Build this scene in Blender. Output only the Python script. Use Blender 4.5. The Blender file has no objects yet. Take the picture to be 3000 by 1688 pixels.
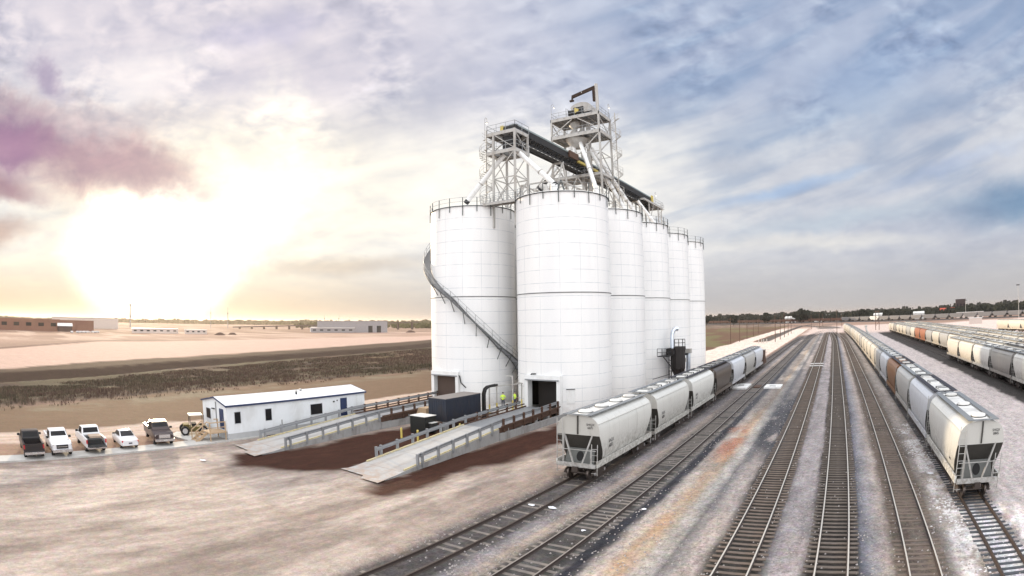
import bpy, bmesh, math, random
import numpy as np
from mathutils import Matrix, Vector
from math import sin, cos, pi, radians, sqrt, atan2
random.seed(7)
SC = bpy.context.scene
COL = SC.collection

# ------------------------------------------------------------------ camera
# world frame: +Y runs along the railway tracks, the camera hovers above x=0,y=0 (drone, fisheye lens)
YAW, PIT, ROL = 0.57930, 0.058779, 0.013292
def _w(x, y, z):
    c, s = cos(ROL), sin(ROL); x, z = x*c+z*s, -x*s+z*c
    c, s = cos(PIT), sin(PIT); y, z = y*c-z*s, y*s+z*c
    c, s = cos(YAW), sin(YAW); x, y = x*c-y*s, x*s+y*c
    return Vector((x, y, z))
cd = bpy.data.cameras.new('camera'); cam = bpy.data.objects.new('camera', cd); COL.objects.link(cam); SC.camera = cam
cd.type = 'PANO'; cd.panorama_type = 'FISHEYE_EQUISOLID'; cd.sensor_width = 36
cd.fisheye_lens = 1641.98/3000*36; cd.fisheye_fov = radians(180)
cd.clip_start = 0.1; cd.clip_end = 30000
_M = Matrix((_w(1, 0, 0), _w(0, 0, 1), -_w(0, 1, 0))).transposed().to_4x4(); _M.translation = (0, 0, 10.803)
cam.matrix_world = _M

# ------------------------------------------------------------------ exposure, sky, sun
SC.render.engine = 'CYCLES'
SC.view_settings.view_transform = 'Standard'; SC.view_settings.look = 'None'
SC.view_settings.exposure = 0.0; SC.view_settings.gamma = 1.0; SC.view_settings.use_curve_mapping = False
SC.cycles.max_bounces = 6; SC.cycles.diffuse_bounces = 3; SC.cycles.glossy_bounces = 3
SC.cycles.use_denoising = True
SUN_AZ, SUN_EL = radians(-71.7), radians(10.5)

class NG:
    """small node-graph helper"""
    def __init__(s, nt): s.nt = nt; nt.nodes.clear()
    def n(s, t, **k):
        o = s.nt.nodes.new(t)
        for a, b in k.items(): setattr(o, a, b)
        return o
    def put(s, sock, v):
        if isinstance(v, bpy.types.NodeSocket): s.nt.links.new(v, sock)
        elif isinstance(v, (tuple, list)) and len(v) == 3 and sock.type == 'RGBA': sock.default_value = (*v, 1)
        else: sock.default_value = v
    def m(s, op, a, b=None, c=None, clamp=False):
        o = s.n('ShaderNodeMath', operation=op); o.use_clamp = clamp
        for i, v in enumerate((a, b, c)):
            if v is not None: s.put(o.inputs[i], v)
        return o.outputs[0]
    def ss(s, v, a, b, lo=0., hi=1.):
        o = s.n('ShaderNodeMapRange', interpolation_type='SMOOTHSTEP')
        for i, q in enumerate((v, a, b, lo, hi)): s.put(o.inputs[i], q)
        return o.outputs[0]
    def lin(s, v, a, b, lo=0., hi=1.):
        o = s.n('ShaderNodeMapRange')
        for i, q in enumerate((v, a, b, lo, hi)): s.put(o.inputs[i], q)
        return o.outputs[0]
    def mix(s, f, a, b, mode='MIX'):
        o = s.n('ShaderNodeMix', data_type='RGBA', blend_type=mode)
        s.put(o.inputs[0], f); s.put(o.inputs[6], a); s.put(o.inputs[7], b)
        return o.outputs[2]
    def noise(s, vec, scale, detail=4, rough=.55, dist=0, col=False):
        o = s.n('ShaderNodeTexNoise'); s.put(o.inputs['Vector'], vec)
        o.inputs['Scale'].default_value = scale; o.inputs['Detail'].default_value = detail
        o.inputs['Roughness'].default_value = rough; o.inputs['Distortion'].default_value = dist
        return o.outputs['Color' if col else 'Fac']
    def comb(s, x, y, z=0.):
        o = s.n('ShaderNodeCombineXYZ')
        for i, v in enumerate((x, y, z)): s.put(o.inputs[i], v)
        return o.outputs[0]
    def sep(s, v):
        o = s.n('ShaderNodeSeparateXYZ'); s.put(o.inputs[0], v); return o.outputs
    def scale(s, v, xyz):
        o = s.n('ShaderNodeVectorMath', operation='MULTIPLY'); s.put(o.inputs[0], v); o.inputs[1].default_value = xyz
        return o.outputs[0]

wd = bpy.data.worlds.new('World'); SC.world = wd; wd.use_nodes = True
g = NG(wd.node_tree)
dirv = g.n('ShaderNodeTexCoord').outputs['Generated']
dx, dy, dz = g.sep(dirv)
D = 180/pi
az = g.m('MULTIPLY', g.m('ARCTAN2', dx, dy), D)
el = g.m('MULTIPLY', g.m('ARCSINE', dz), D)
dzc = g.m('ADD', g.m('MAXIMUM', dz, 0.0), 0.16)
pl = g.comb(g.m('DIVIDE', dx, dzc), g.m('DIVIDE', dy, dzc), 0.)       # a flat cloud layer seen from below
ae = g.comb(g.m('MULTIPLY', az, .1), g.m('MULTIPLY', el, .1), 0.)
w1 = g.m('SUBTRACT', g.noise(ae, 1.3, 5, .6), .5)
w2 = g.m('SUBTRACT', g.noise(g.scale(ae, (1., 1., 1.)), 2.1, 6, .62, .3), .5)
wispA = g.noise(g.scale(pl, (1., .30, 1.)), 1.1, 7, .55, .5)
wispB = g.noise(pl, 3.2, 6, .58, .2)
ripple = g.noise(pl, 13., 3, .5, .3)
_ca, _sa = cos(radians(14)), sin(radians(14))
ru = g.m('ADD', g.m('MULTIPLY', az, _ca*.1), g.m('MULTIPLY', el, _sa*.1))
rv = g.m('ADD', g.m('MULTIPLY', az, -_sa*.1), g.m('MULTIPLY', el, _ca*.1))
streak = g.noise(g.comb(g.m('MULTIPLY', ru, .35), g.m('MULTIPLY', rv, 2.2), 0.), 1.5, 6, .52, .4)
def blob(az0, el0, ra, re, rot=0, soft=.8, warp=6., w=None):
    u = g.m('ADD', g.m('SUBTRACT', az, az0), g.m('MULTIPLY', w1, warp*2))
    v = g.m('ADD', g.m('SUBTRACT', el, el0), g.m('MULTIPLY', w2 if w is None else w, warp))
    c, s_ = cos(radians(rot)), sin(radians(rot))
    a = g.m('ADD', g.m('MULTIPLY', u, c/ra), g.m('MULTIPLY', v, s_/ra))
    b = g.m('ADD', g.m('MULTIPLY', u, -s_/re), g.m('MULTIPLY', v, c/re))
    d = g.m('SQRT', g.m('ADD', g.m('MULTIPLY', a, a), g.m('MULTIPLY', b, b)))
    return g.ss(d, 1., 1.-soft)
sideL = g.ss(az, -30., -66.)
hor = g.mix(sideL, (.55, .54, .53), (.84, .68, .46))
mid = g.mix(g.ss(az, 2., -30.), (.60, .63, .69), (.97, .95, .88))
top = g.mix(g.ss(az, -12., -60.), (.45, .52, .66), (.74, .70, .75))
sky = g.mix(g.ss(el, .5, 8.), hor, mid)
sky = g.mix(g.ss(el, 15., 25.), sky, top)
nish = g.n('ShaderNodeTexSky', sky_type='NISHITA'); nish.sun_disc = False
nish.sun_elevation = SUN_EL; nish.sun_rotation = SUN_AZ; nish.air_density = 1.0; nish.dust_density = 1.5
blue = g.mix(.85, g.mix(1., nish.outputs[0], (.10, .10, .10), 'MULTIPLY'), (.24, .40, .62))
gap = g.m('MULTIPLY', g.ss(g.m('ADD', g.m('MULTIPLY', wispA, .45), g.m('MULTIPLY', streak, .55)), .54, .38),
          g.m('MULTIPLY', g.ss(az, -40., -8.), g.ss(el, 6., 13.)))
sky = g.mix(g.m('MULTIPLY', gap, .42), sky, blue)
def lay(f, k, c):
    global sky
    sky = g.mix(g.m('MULTIPLY', f, k), sky, c)
lay(blob(7, 22.5, 17, 4.2, 14, .98, 3), .5, (.24, .38, .60))
lay(blob(2, 18.5, 24, 3.2, 6, .98, 3), .5, (.33, .45, .62))
lay(blob(23, 9.0, 15, 3.6, 0, .95, 3), .85, (.19, .33, .49))
lay(blob(2, 9.0, 20, 1.6, 4, .95, 3), .45, (.47, .59, .68))
lay(blob(15, 13.4, 14, 1.3, 10, .95, 3), .5, (.46, .56, .74))
lay(blob(-4, 12.4, 13, 1.0, 9, .95, 2), .75, (.45, .60, .80))
lay(blob(-2, 7.0, 20, 1.3, -2, .95, 2), .7, (.86, .84, .78))
lay(blob(-9, 15.3, 22, 1.8, 12, .95, 3), .6, (.84, .84, .83))
lay(blob(-31, 12.5, 15, 6., 0, .95, 4), .6, (1.02, 1.0, .93))
lay(blob(-45, 22, 15, 4.6, 28, .95, 6), .55, (.55, .56, .62))
lay(blob(-37, 26, 15, 2.6, 20, .95, 5), .45, (.58, .60, .70))
lay(blob(-62, 29, 12, 2.6, 12, .95, 4), .5, (.58, .56, .72))
lay(blob(-74, 24, 12, 3.5, 10, .95, 5), .6, (.97, .92, .90))
lay(blob(-58, 20, 5, 8, 20, .95, 6), .7, (1.15, 1.08, .96))
# the hidden sun behind thin cloud
lay(blob(-66, 11., 31, 13, 6, .98, 4), .9, (1.10, .99, .76))
lay(blob(-63, 10.8, 19, 7.4, 10, .95, 8), .93, (1.5, 1.42, 1.18))
lay(blob(-70.5, 6.5, 11.5, 8.5, 0, .95, 2), .92, (5.0, 4.5, 3.5))
# dark mauve bank above the sun, warm fringe below
lay(blob(-80, 15.0, 22, 5.6, -6, .75, 6), .75, (.74, .56, .50))
lay(blob(-83, 16.4, 24, 4.8, -9, .8, 6), .92, (.46, .32, .37))
lay(blob(-90, 15.5, 11, 4.6, 0, .8, 5), .9, (.36, .21, .34))
lay(blob(-89, 11.8, 8, 1.8, -6, .8, 3), .8, (.40, .22, .27))
lay(blob(-79, 19.0, 18, 3.0, 2, .95, 6), .7, (.60, .54, .57))
lay(blob(-89, 7.6, 8, 1.9, 8, .9, 3), .85, (.62, .45, .38))
lay(blob(-86.0, 22.3, 4.6, 2.3, -20, .9, 5), .8, (.40, .33, .47))
lay(blob(-51, 5.6, 14, 1.5, 3, .95, 2), .75, (.70, .61, .50))
# cloud texture
tex = g.m('ADD', g.m('MULTIPLY', g.m('SUBTRACT', wispA, .5), .36), g.m('MULTIPLY', g.m('SUBTRACT', wispB, .5), .30))
tex = g.m('ADD', tex, g.m('MULTIPLY', g.m('SUBTRACT', streak, .5), .34))
rp = g.m('MULTIPLY', g.m('SUBTRACT', ripple, .5), g.ss(el, 12., 26., .1, 1.1))
rp = g.m('MULTIPLY', rp, g.ss(g.noise(ae, .9, 2, .5), .40, .62, .15, 1.))
tex = g.m('MULTIPLY', g.m('ADD', g.m('MULTIPLY', tex, 1.25), rp), g.ss(el, .5, 8., .15, 1.))
gain = g.m('ADD', 1., tex)
tint = g.mix(g.ss(tex, -.25, .2), (.92, .95, 1.05), (1.02, 1., .98))
sky = g.mix(1., sky, tint, 'MULTIPLY')
sky = g.mix(1., sky, g.comb(gain, gain, gain), 'MULTIPLY')
# unseen sky overhead and behind the viewer, brightened to light the silo fronts
over = g.m('MAXIMUM', g.ss(el, 36., 60.), g.ss(g.m('ABSOLUTE', g.m('SUBTRACT', az, -33.)), 72., 110.))
sky = g.mix(over, sky, (2.05, 2.06, 2.10))
sky = g.mix(g.ss(dz, -.01, -.03), sky, (.30, .26, .23))
bg = g.n('ShaderNodeBackground'); g.put(bg.inputs[0], sky); bg.inputs[1].default_value = 1.0
g.nt.links.new(bg.outputs[0], g.n('ShaderNodeOutputWorld').inputs[0])

sl = bpy.data.lights.new('sun', 'SUN'); sun = bpy.data.objects.new('sun', sl); COL.objects.link(sun)
sl.energy = 4.0; sl.angle = radians(2.0); sl.color = (1., .80, .55)
_sd = Vector((sin(SUN_AZ)*cos(SUN_EL), cos(SUN_AZ)*cos(SUN_EL), sin(SUN_EL)))
sun.rotation_euler = _sd.to_track_quat('Z', 'Y').to_euler(); sun.location = _sd*300

# ------------------------------------------------------------------ materials
MATS = {}
def mat(name, col, rough=.7, metal=0., var=.0, vs=2., grime=None, gs=.6, gk=.5, bump=0., bs=20., stretch=(1, 1, 1), emit=None):
    if name in MATS: return MATS[name]
    m = bpy.data.materials.new(name); m.use_nodes = True; G = NG(m.node_tree)
    b = G.n('ShaderNodeBsdfPrincipled'); out = G.n('ShaderNodeOutputMaterial'); G.nt.links.new(b.outputs[0], out.inputs[0])
    tc = G.n('ShaderNodeTexCoord').outputs['Object']; v = G.scale(tc, stretch)
    c = None
    if var:
        f = G.noise(v, vs, 6, .6)
        c = G.mix(f, tuple(min(1, x*(1-var)) for x in col), tuple(min(1, x*(1+var)) for x in col))
    if grime:
        f = G.ss(G.noise(G.scale(tc, (1, 1, .45)), gs, 8, .65, .4), .46, .68)
        c = G.mix(G.m('MULTIPLY', f, gk), c if c is not None else (*col,), grime)
    G.put(b.inputs['Base Color'], c if c is not None else (*col, 1))
    b.inputs['Roughness'].default_value = rough; b.inputs['Metallic'].default_value = metal
    if bump:
        bn = G.n('ShaderNodeBump'); bn.inputs['Strength'].default_value = bump
        G.put(bn.inputs['Height'], G.noise(v, bs, 4, .6)); G.nt.links.new(bn.outputs[0], b.inputs['Normal'])
    if emit: b.inputs['Emission Color'].default_value = (*emit[0], 1); b.inputs['Emission Strength'].default_value = emit[1]
    MATS[name] = m; return m
steelw = mat('white_painted_steel', (.43, .42, .40), .55, .1, .12, 3, (.25, .21, .17), 1.2, .45)
portal = mat('white_portal_paint', (.76, .77, .77), .5, 0, .05, 2, (.5, .47, .43), .5, .3)
steelg = mat('galvanised_steel', (.28, .29, .305), .5, .4, .15, 4)
dark = mat('dark_steel', (.014, .015, .017), .75, .0, .3, 3)
black = mat('black_rubber', (.010, .010, .011), .85)
rustb = mat('rusty_brown_steel', (.085, .045, .03), .8, .1, .35, 3, (.06, .03, .02), 2)
conc = mat('concrete', (.46, .45, .43), .85, 0, .12, 1.2, (.28, .25, .22), .5, .5, .2, 25)
concd = mat('weathered_concrete_wall', (.30, .30, .30), .9, 0, .2, 1.2, (.14, .12, .11), .7, .6)
yellow = mat('yellow_safety_paint', (.60, .48, .12), .6, 0, .15, 3, (.3, .22, .1), 2, .5)
timber = mat('raw_timber', (.42, .30, .19), .85, 0, .2, 3, stretch=(1, 8, 8))
glass = mat('dark_window_glass', (.008, .009, .012), .3, 0)
glass.node_tree.nodes['Principled BSDF'].inputs['Specular IOR Level'].default_value = .18
chrome = mat('chrome', (.6, .6, .62), .25, .9)
red = mat('red_lamp_lens', (.45, .02, .03), .3)
railm = mat('worn_rail_steel', (.06, .045, .04), .6, .4, .2, 3)
railtop = mat('polished_rail_head', (.60, .56, .50), .5, .5)
wood_tie = mat('creosoted_timber', (.105, .085, .070), .9, 0, .35, 5, (.19, .155, .13), 1.5, .6, stretch=(1, 5, 1))
hivis = mat('hi_vis_yellow_cloth', (.62, .85, .08), .8)
navy = mat('navy_cloth', (.03, .035, .06), .9)
skin_m = mat('skin', (.5, .32, .24), .6)
lampw = mat('lamp_glass', (.9, .9, .85), .3, emit=((1., .97, .85), 2.0))
blackm = mat('black_ink', (.015, .015, .018), .6)

# ------------------------------------------------------------------ mesh builder
class MB:
    def __init__(s): s.v = []; s.f = []; s.mi = []; s.sm = []; s.mats = []
    def _m(s, m):
        if m is None: return 0
        if m not in s.mats: s.mats.append(m)
        return s.mats.index(m)
    def add(s, vs, fs, m=None, smooth=False):
        o = len(s.v); s.v += [tuple(p) for p in vs]; k = s._m(m)
        for f in fs: s.f.append(tuple(i+o for i in f)); s.mi.append(k); s.sm.append(smooth)
        return s
    def box(s, x0, x1, y0, y1, z0, z1, m=None, T=None):
        vs = [Vector((x, y, z)) for x in (x0, x1) for y in (y0, y1) for z in (z0, z1)]
        if T is not None: vs = [T @ p for p in vs]
        return s.add(vs, [(0, 1, 3, 2), (4, 6, 7, 5), (0, 4, 5, 1), (2, 3, 7, 6), (0, 2, 6, 4), (1, 5, 7, 3)], m)
    def beam(s, p, q, w=.1, h=None, m=None, up=(0, 0, 1)):
        p, q = Vector(p), Vector(q); h = h or w; d = (q-p)
        if d.length < 1e-6: return s
        d.normalize(); u = Vector(up)
        if abs(d.dot(u)) > .98: u = Vector((0, 1, 0))
        a = d.cross(u).normalized(); b = a.cross(d).normalized()
        vs = [c+a*(sx*w/2)+b*(sy*h/2) for c in (p, q) for sx, sy in ((-1, -1), (1, -1), (1, 1), (-1, 1))]
        return s.add(vs, [(3, 2, 1, 0), (4, 5, 6, 7), (0, 1, 5, 4), (1, 2, 6, 5), (2, 3, 7, 6), (3, 0, 4, 7)], m)
    def tube(s, pts, r, n=8, m=None, caps=True, r2=None):
        pts = [Vector(p) for p in pts]; rs = []; N = len(pts)
        prev = None; o = []
        for i, p in enumerate(pts):
            d = (pts[min(i+1, N-1)]-pts[max(i-1, 0)]).normalized()
            if prev is None:
                u = Vector((0, 0, 1)) if abs(d.z) < .9 else Vector((1, 0, 0)); a = d.cross(u).normalized()
            else: a = (prev-d*prev.dot(d)).normalized()
            prev = a; b = d.cross(a); rr = r if r2 is None else r+(r2-r)*i/(N-1)
            o += [p+(a*cos(2*pi*k/n)+b*sin(2*pi*k/n))*rr for k in range(n)]
        f = [(i*n+k, i*n+(k+1) % n, (i+1)*n+(k+1) % n, (i+1)*n+k) for i in range(N-1) for k in range(n)]
        s.add(o, f, m, True)
        if caps: s.add(o[:n], [tuple(range(n-1, -1, -1))], m); s.add(o[-n:], [tuple(range(n))], m)
        return s
    def lathe(s, prof, c=(0, 0, 0), n=24, m=None, smooth=True, a0=0, a1=2*pi):
        full = abs(a1-a0-2*pi) < 1e-6; k = n if full else n+1
        vs = [(c[0]+r*cos(a0+(a1-a0)*i/n), c[1]+r*sin(a0+(a1-a0)*i/n), c[2]+z) for r, z in prof for i in range(k)]
        fs = [(j*k+i, j*k+(i+1) % k, (j+1)*k+(i+1) % k, (j+1)*k+i) for j in range(len(prof)-1) for i in range(n)]
        return s.add(vs, fs, m, smooth)
    def prism(s, poly, a, b, axis='y', m=None):
        """poly = 2D outline, extruded from a to b along axis"""
        n = len(poly)
        mk = {'y': lambda p, t: (p[0], t, p[1]), 'x': lambda p, t: (t, p[0], p[1]), 'z': lambda p, t: (p[0], p[1], t)}[axis]
        vs = [mk(p, a) for p in poly]+[mk(p, b) for p in poly]
        fs = [tuple(range(n-1, -1, -1)), tuple(range(n, 2*n))]+[(i, (i+1) % n, n+(i+1) % n, n+i) for i in range(n)]
        return s.add(vs, fs, m)
    def ball(s, c, rx, ry=None, rz=None, n=10, m=None):
        ry = ry or rx; rz = rz or rx; h = n//2+1
        vs = [(c[0]+rx*sin(pi*j/h)*cos(2*pi*i/n), c[1]+ry*sin(pi*j/h)*sin(2*pi*i/n), c[2]+rz*cos(pi*j/h)) for j in range(h+1) for i in range(n)]
        fs = [(j*n+i, (j+1)*n+i, (j+1)*n+(i+1) % n, j*n+(i+1) % n) for j in range(h) for i in range(n)]
        return s.add(vs, fs, m, True)
    def mesh(s, name, m=None):
        me = bpy.data.meshes.new(name); me.from_pydata(s.v, [], s.f)
        for q in (s.mats or [m]): me.materials.append(q or m)
        me.polygons.foreach_set('material_index', s.mi); me.polygons.foreach_set('use_smooth', s.sm)
        me.validate(); me.update(); return me
    def build(s, name, m=None, parent=None):
        if s.mats and m is not None and m not in s.mats and 0 in s.mi and s.mats: pass
        o = bpy.data.objects.new(name, s.mesh(name, m)); COL.objects.link(o)
        if parent is not None: o.parent = parent
        return o
def each(mb, name, parent=None, m=None):
    """one object per loose piece of the builder"""
    par = list(range(len(mb.v)))
    def find(a):
        while par[a] != a: par[a] = par[par[a]]; a = par[a]
        return a
    for f in mb.f:
        for b_ in f[1:]: par[find(f[0])] = find(b_)
    grp = {}
    for k, f in enumerate(mb.f): grp.setdefault(find(f[0]), []).append(k)
    out = []
    for ks in grp.values():
        q = MB(); ids = sorted({i for k in ks for i in mb.f[k]}); mp = {a: j for j, a in enumerate(ids)}
        q.v = [mb.v[i] for i in ids]; q.mats = [mb.mats[mb.mi[ks[0]]]] if mb.mats else []
        for k in ks: q.f.append(tuple(mp[i] for i in mb.f[k])); q.mi.append(0); q.sm.append(mb.sm[k])
        out.append(q.build(name, m, parent))
    return out
def tag(o, label=None, cat=None, group=None, kind=None):
    if label: o['label'] = label
    if cat: o['category'] = cat
    if group: o['group'] = group
    if kind: o['kind'] = kind
    return o
def empty(name, loc, label, cat, group=None, rz=0., kind=None):
    o = bpy.data.objects.new(name, None); COL.objects.link(o); o.location = loc; o.rotation_euler = (0, 0, rz)
    o.empty_display_size = .5
    return tag(o, label, cat, group, kind)
def kids(o): return list(KID.get(o.name, []))
def copy_tree(o, parent=None):
    c = o.copy(); COL.objects.link(c); c.parent = parent
    for ch in list(o.children): copy_tree(ch, c)
    return c
def text_mesh(s, size, m, name='lettering'):
    cu = bpy.data.curves.new('t', 'FONT'); cu.body = s; cu.size = size; cu.extrude = .004; cu.align_x = 'CENTER'; cu.align_y = 'CENTER'
    t = bpy.data.objects.new('t', cu); COL.objects.link(t); bpy.context.view_layer.update()
    me = bpy.data.meshes.new_from_object(t.evaluated_get(bpy.context.evaluated_depsgraph_get()))
    bpy.data.objects.remove(t); me.name = name; me.materials.clear(); me.materials.append(m); return me

# ------------------------------------------------------------------ ground (one sheet, coloured by what lies there)
def vnoise(x, y, seed=0):
    xi, yi = np.floor(x).astype(np.int64), np.floor(y).astype(np.int64); fx, fy = x-xi, y-yi
    def h(a, b):
        n = (a*374761393+b*668265263+seed*1442695041) & 0x7fffffff
        n = ((n ^ (n >> 13))*1274126177) & 0x7fffffff
        return ((n ^ (n >> 16)) & 0xffff)/65535.
    fx = fx*fx*(3-2*fx); fy = fy*fy*(3-2*fy)
    return (h(xi, yi)*(1-fx)+h(xi+1, yi)*fx)*(1-fy)+(h(xi, yi+1)*(1-fx)+h(xi+1, yi+1)*fx)*fy
def fbm(x, y, o=4, seed=0):
    t = 0; a = .5; s = 0
    for i in range(o): t = t+a*vnoise(x*2**i, y*2**i, seed+i*17); s += a; a *= .55
    return t/s
def axis(segs):
    out = []
    for a, b, st in segs: out += list(np.arange(a, b, st))
    return np.array(out+[segs[-1][1]])
gx = axis([(-12000, -4000, 1000), (-4000, -1200, 200), (-1200, -500, 35), (-500, -240, 8), (-240, -130, 3), (-130, -62, 1.3), (-62, -20, .4), (-20, 32, .25), (32, 60, 1), (60, 140, 4), (140, 400, 12), (400, 1500, 90), (1500, 12000, 1200)])
gy = axis([(-600, -60, 60), (-60, 0, 6), (0, 16, 1.5), (16, 62, .4), (62, 130, .9), (130, 260, 2.2), (260, 600, 6), (600, 1000, 16), (1000, 3000, 200), (3000, 14000, 1000)])
X, Y = np.meshgrid(gx, gy)
Cc = np.zeros(X.shape+(3,)); Cc[:] = (.30, .20, .155)
far = fbm(X/60, Y/60, 4, 3)
Cc = Cc*(.6+.8*far[..., None])
def put(maskf, col, k=1.):
    f = np.clip(maskf, 0, 1)[..., None]*k
    Cc[:] = Cc*(1-f)+np.array(col)*f
def soft(v, w=.5): return np.clip(v/w+.5, 0, 1)
def tab(t, yv):
    p = sorted((y, x) for x, y in t); return np.interp(yv, [a for a, b in p], [b for a, b in p])
n1 = fbm(X/9, Y/9, 4, 1)-.5; n2 = fbm(X/2.2, Y/2.2, 4, 5)-.5; n3 = fbm(X/30, Y/30, 3, 9)-.5; na = fbm(X/1.2, Y/7, 4, 11)-.5
T_vegN = [(-72, -60), (-75.2, 2.6), (-79.2, 19.2), (-83.7, 38.6), (-85.6, 53.5), (-84.9, 69), (-84, 92), (-80, 150), (-70, 230)]
T_can = [(-108, -30), (-113.4, 4.4), (-123.7, 30.3), (-136.1, 52.8), (-149.1, 87.1), (-159.1, 129.8), (-173.6, 190.5), (-230, 330), (-330, 500)]
T_fN = [(-122, -30), (-129, 5.1), (-151, 37.2), (-161.5, 62.8), (-178, 104), (-195, 159), (-222, 243.5), (-280, 400)]
T_fF = [(-200, -30), (-207.4, 8.6), (-288.3, 71.3), (-289, 112.2), (-300.5, 176), (-307, 250.7), (-290, 292.4), (-281, 330)]
vN, vC, fN, fF = (tab(t, Y) for t in (T_vegN, T_can, T_fN, T_fF))
# land west of the site, far to near
put(soft(-430-X, 60)*soft(3000+X, 900), (.20, .125, .09), .85)
put(soft(fbm(X/40, Y/14, 4, 33)-.55, .1)*soft(-300-X, 30), (.46, .34, .27), .7)
put(soft(X-fF+4+n1*10, 4)*soft(fN-X+n1*8, 3)*soft(420-Y, 60), (.47, .33, .27))
put(soft(X-fF+14, 5)*soft(fF-X-3, 5)*soft(120-Y, 50), (.16, .10, .08))
put(soft(X-fN+n1*9, 3)*soft(vC-X+n1*5, 3), (.068, .046, .033))
put(soft(X-vC+n1*6, 2)*soft(vN-X+n1*8, 3)*soft(300-Y, 60), (.080, .053, .040))
put(soft(X-vC, 2)*soft(vN-X, 3)*soft(fbm(X/3, Y/6, 4, 19)-.5, .12), (.060, .043, .036), .7)
put(soft(X-vC, 2)*soft(vN-X, 3)*soft(fbm(X/9, Y/16, 4, 29)-.53, .08), (.095, .085, .05), .6)
put(soft(X-vN+n1*7, 2.5)*soft(-57.5-X+n2*1.5, 1.5)*soft(300-Y, 60), (.155, .103, .068))
put(soft(X-vN-1+n1*9, 3)*soft(vN+7-X+n2*6, 4)*soft(fbm(X/2, Y/5, 3, 8)-.5, .2), (.20, .17, .12), .7)
put(soft(Y+X*.35-640+n3*60, 30)*soft(X+420, 60), (.06, .048, .04), .92)

# perimeter dirt road, parking and the lot
put(soft(X+58.5+n2*1.5, 1)*soft(-50.5-X+n2*1.5, 1)*soft(140-Y, 10), (.50, .40, .34))
put(soft(X+57.3+na*2, .8)*soft(-54-X+na*2, .8)*soft(fbm(X/.8, Y/9, 3, 77)-.45, .15), (.40, .29, .22), .8)
put(soft(X+53+n2*2.5, 1.)*soft(-45.9-X, .5)*soft(70-Y, 3), (.29, .19, .14))
put(soft(X+46.0, .4)*soft(-17.6-X+n2*.8, .8)*soft(130-Y, 20), (.330, .268, .232))
lot = soft(X+46.0, .4)*soft(-18.2-X, .8)*soft(62-Y, 5)
sN = fbm(X/1.1, Y/6.5, 5, 21); sM = fbm(X/3.5+Y/30, Y/13, 4, 22)
put(lot*soft(sN-.53, .07), (.41, .34, .295), .7)
put(lot*soft(.46-sN, .07), (.24, .195, .168), .75)
put(lot*soft(sM-.56, .06), (.47, .395, .34), .55)
put(lot*soft(fbm(X/1.6+Y/40, Y/4.5, 5, 27)-.57, .05), (.50, .42, .37), .5)
put(lot*soft(.44-sM, .06), (.23, .185, .16), .6)
rr = np.hypot(X+27.5, Y-19.8)
put(soft(.35-np.abs(rr-3.4-.3*n1), .3)*soft(X+27.5+2, 2)*lot, (.34, .26, .21), .55)
put(soft(.6-np.abs(Y-22.6-.05*(X+30)+n1), .6)*soft(-27-X, 4)*soft(X+42, 4)*lot, (.36, .29, .25), .4)
# broad pale gravel road left of the far track and the field beyond it
put(soft(X+42.3+n1*2, 1)*soft(-18.9-X+n2*.8, .6)*soft(Y-92, 6)*soft(430-Y, 60), (.66, .55, .48))
put(soft(-42.3-X-n1*2, 1)*soft(X+150+n1*30, 20)*soft(Y-120+n3*30, 30)*soft(520-Y, 60), (.13, .075, .048))
put(soft(-42.3-X-n1*2, 1)*soft(X+150, 20)*soft(Y-120, 30)*soft(520-Y, 60)*soft(fbm(X/14, Y/30, 4, 41)-.52, .1), (.145, .13, .06), .8)
put(soft(X+34.5+n2*2, .7)*soft(-29.6-X+n2, .7)*soft(Y-231, 3)*soft(330-Y, 20), (.20, .12, .08))
# right hand service road and the ground beyond the right yard
put(soft(X-10.9+n2*.8, .6)*soft(26-X+n2, .6)*soft(440-Y, 40), (.455, .405, .395))
put(soft(X-24.6+n2*1.6, .7)*soft(50-X+n1*3, 2)*soft(310-Y, 20), (.055, .050, .048))
put(soft(X-49+n1*3, 2)*soft(230-X+n3*40, 20)*soft(430-Y+n3*40, 30), (.62, .50, .45))
put(soft(6-np.abs(X-60-(Y-200)*.06+n1*3), 3)*soft(340-Y, 30)*soft(Y-190, 20), (.13, .09, .07), .8)
put(soft(X+17-(Y-300)*0+n1*4, 4)*soft(60-X+n1*8, 8)*soft(Y-295, 20)*soft(470-Y, 30), (.56, .45, .40))
bendx = np.where(Y > 410, -2.5-(Y-410)**2/420., -2.5)
put(soft(9-np.abs(X-bendx+n2*2), 3)*soft(Y-395, 8)*soft(620-Y, 30), (.13, .11, .10), .9)
spx = np.interp(Y, [232, 284, 380, 490, 560, 600], [-30.2, -30.3, -31.2, -29.5, -23, -14])
put(soft(2.4-np.abs(X-spx+n2), .8)*soft(Y-234, 3)*soft(600-Y, 20), (.10, .085, .075), .95)
put(soft(5-np.abs(X-spx-22+n1*6), 3)*soft(Y-440, 15)*soft(640-Y, 20), (.20, .15, .12), .7)
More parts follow.
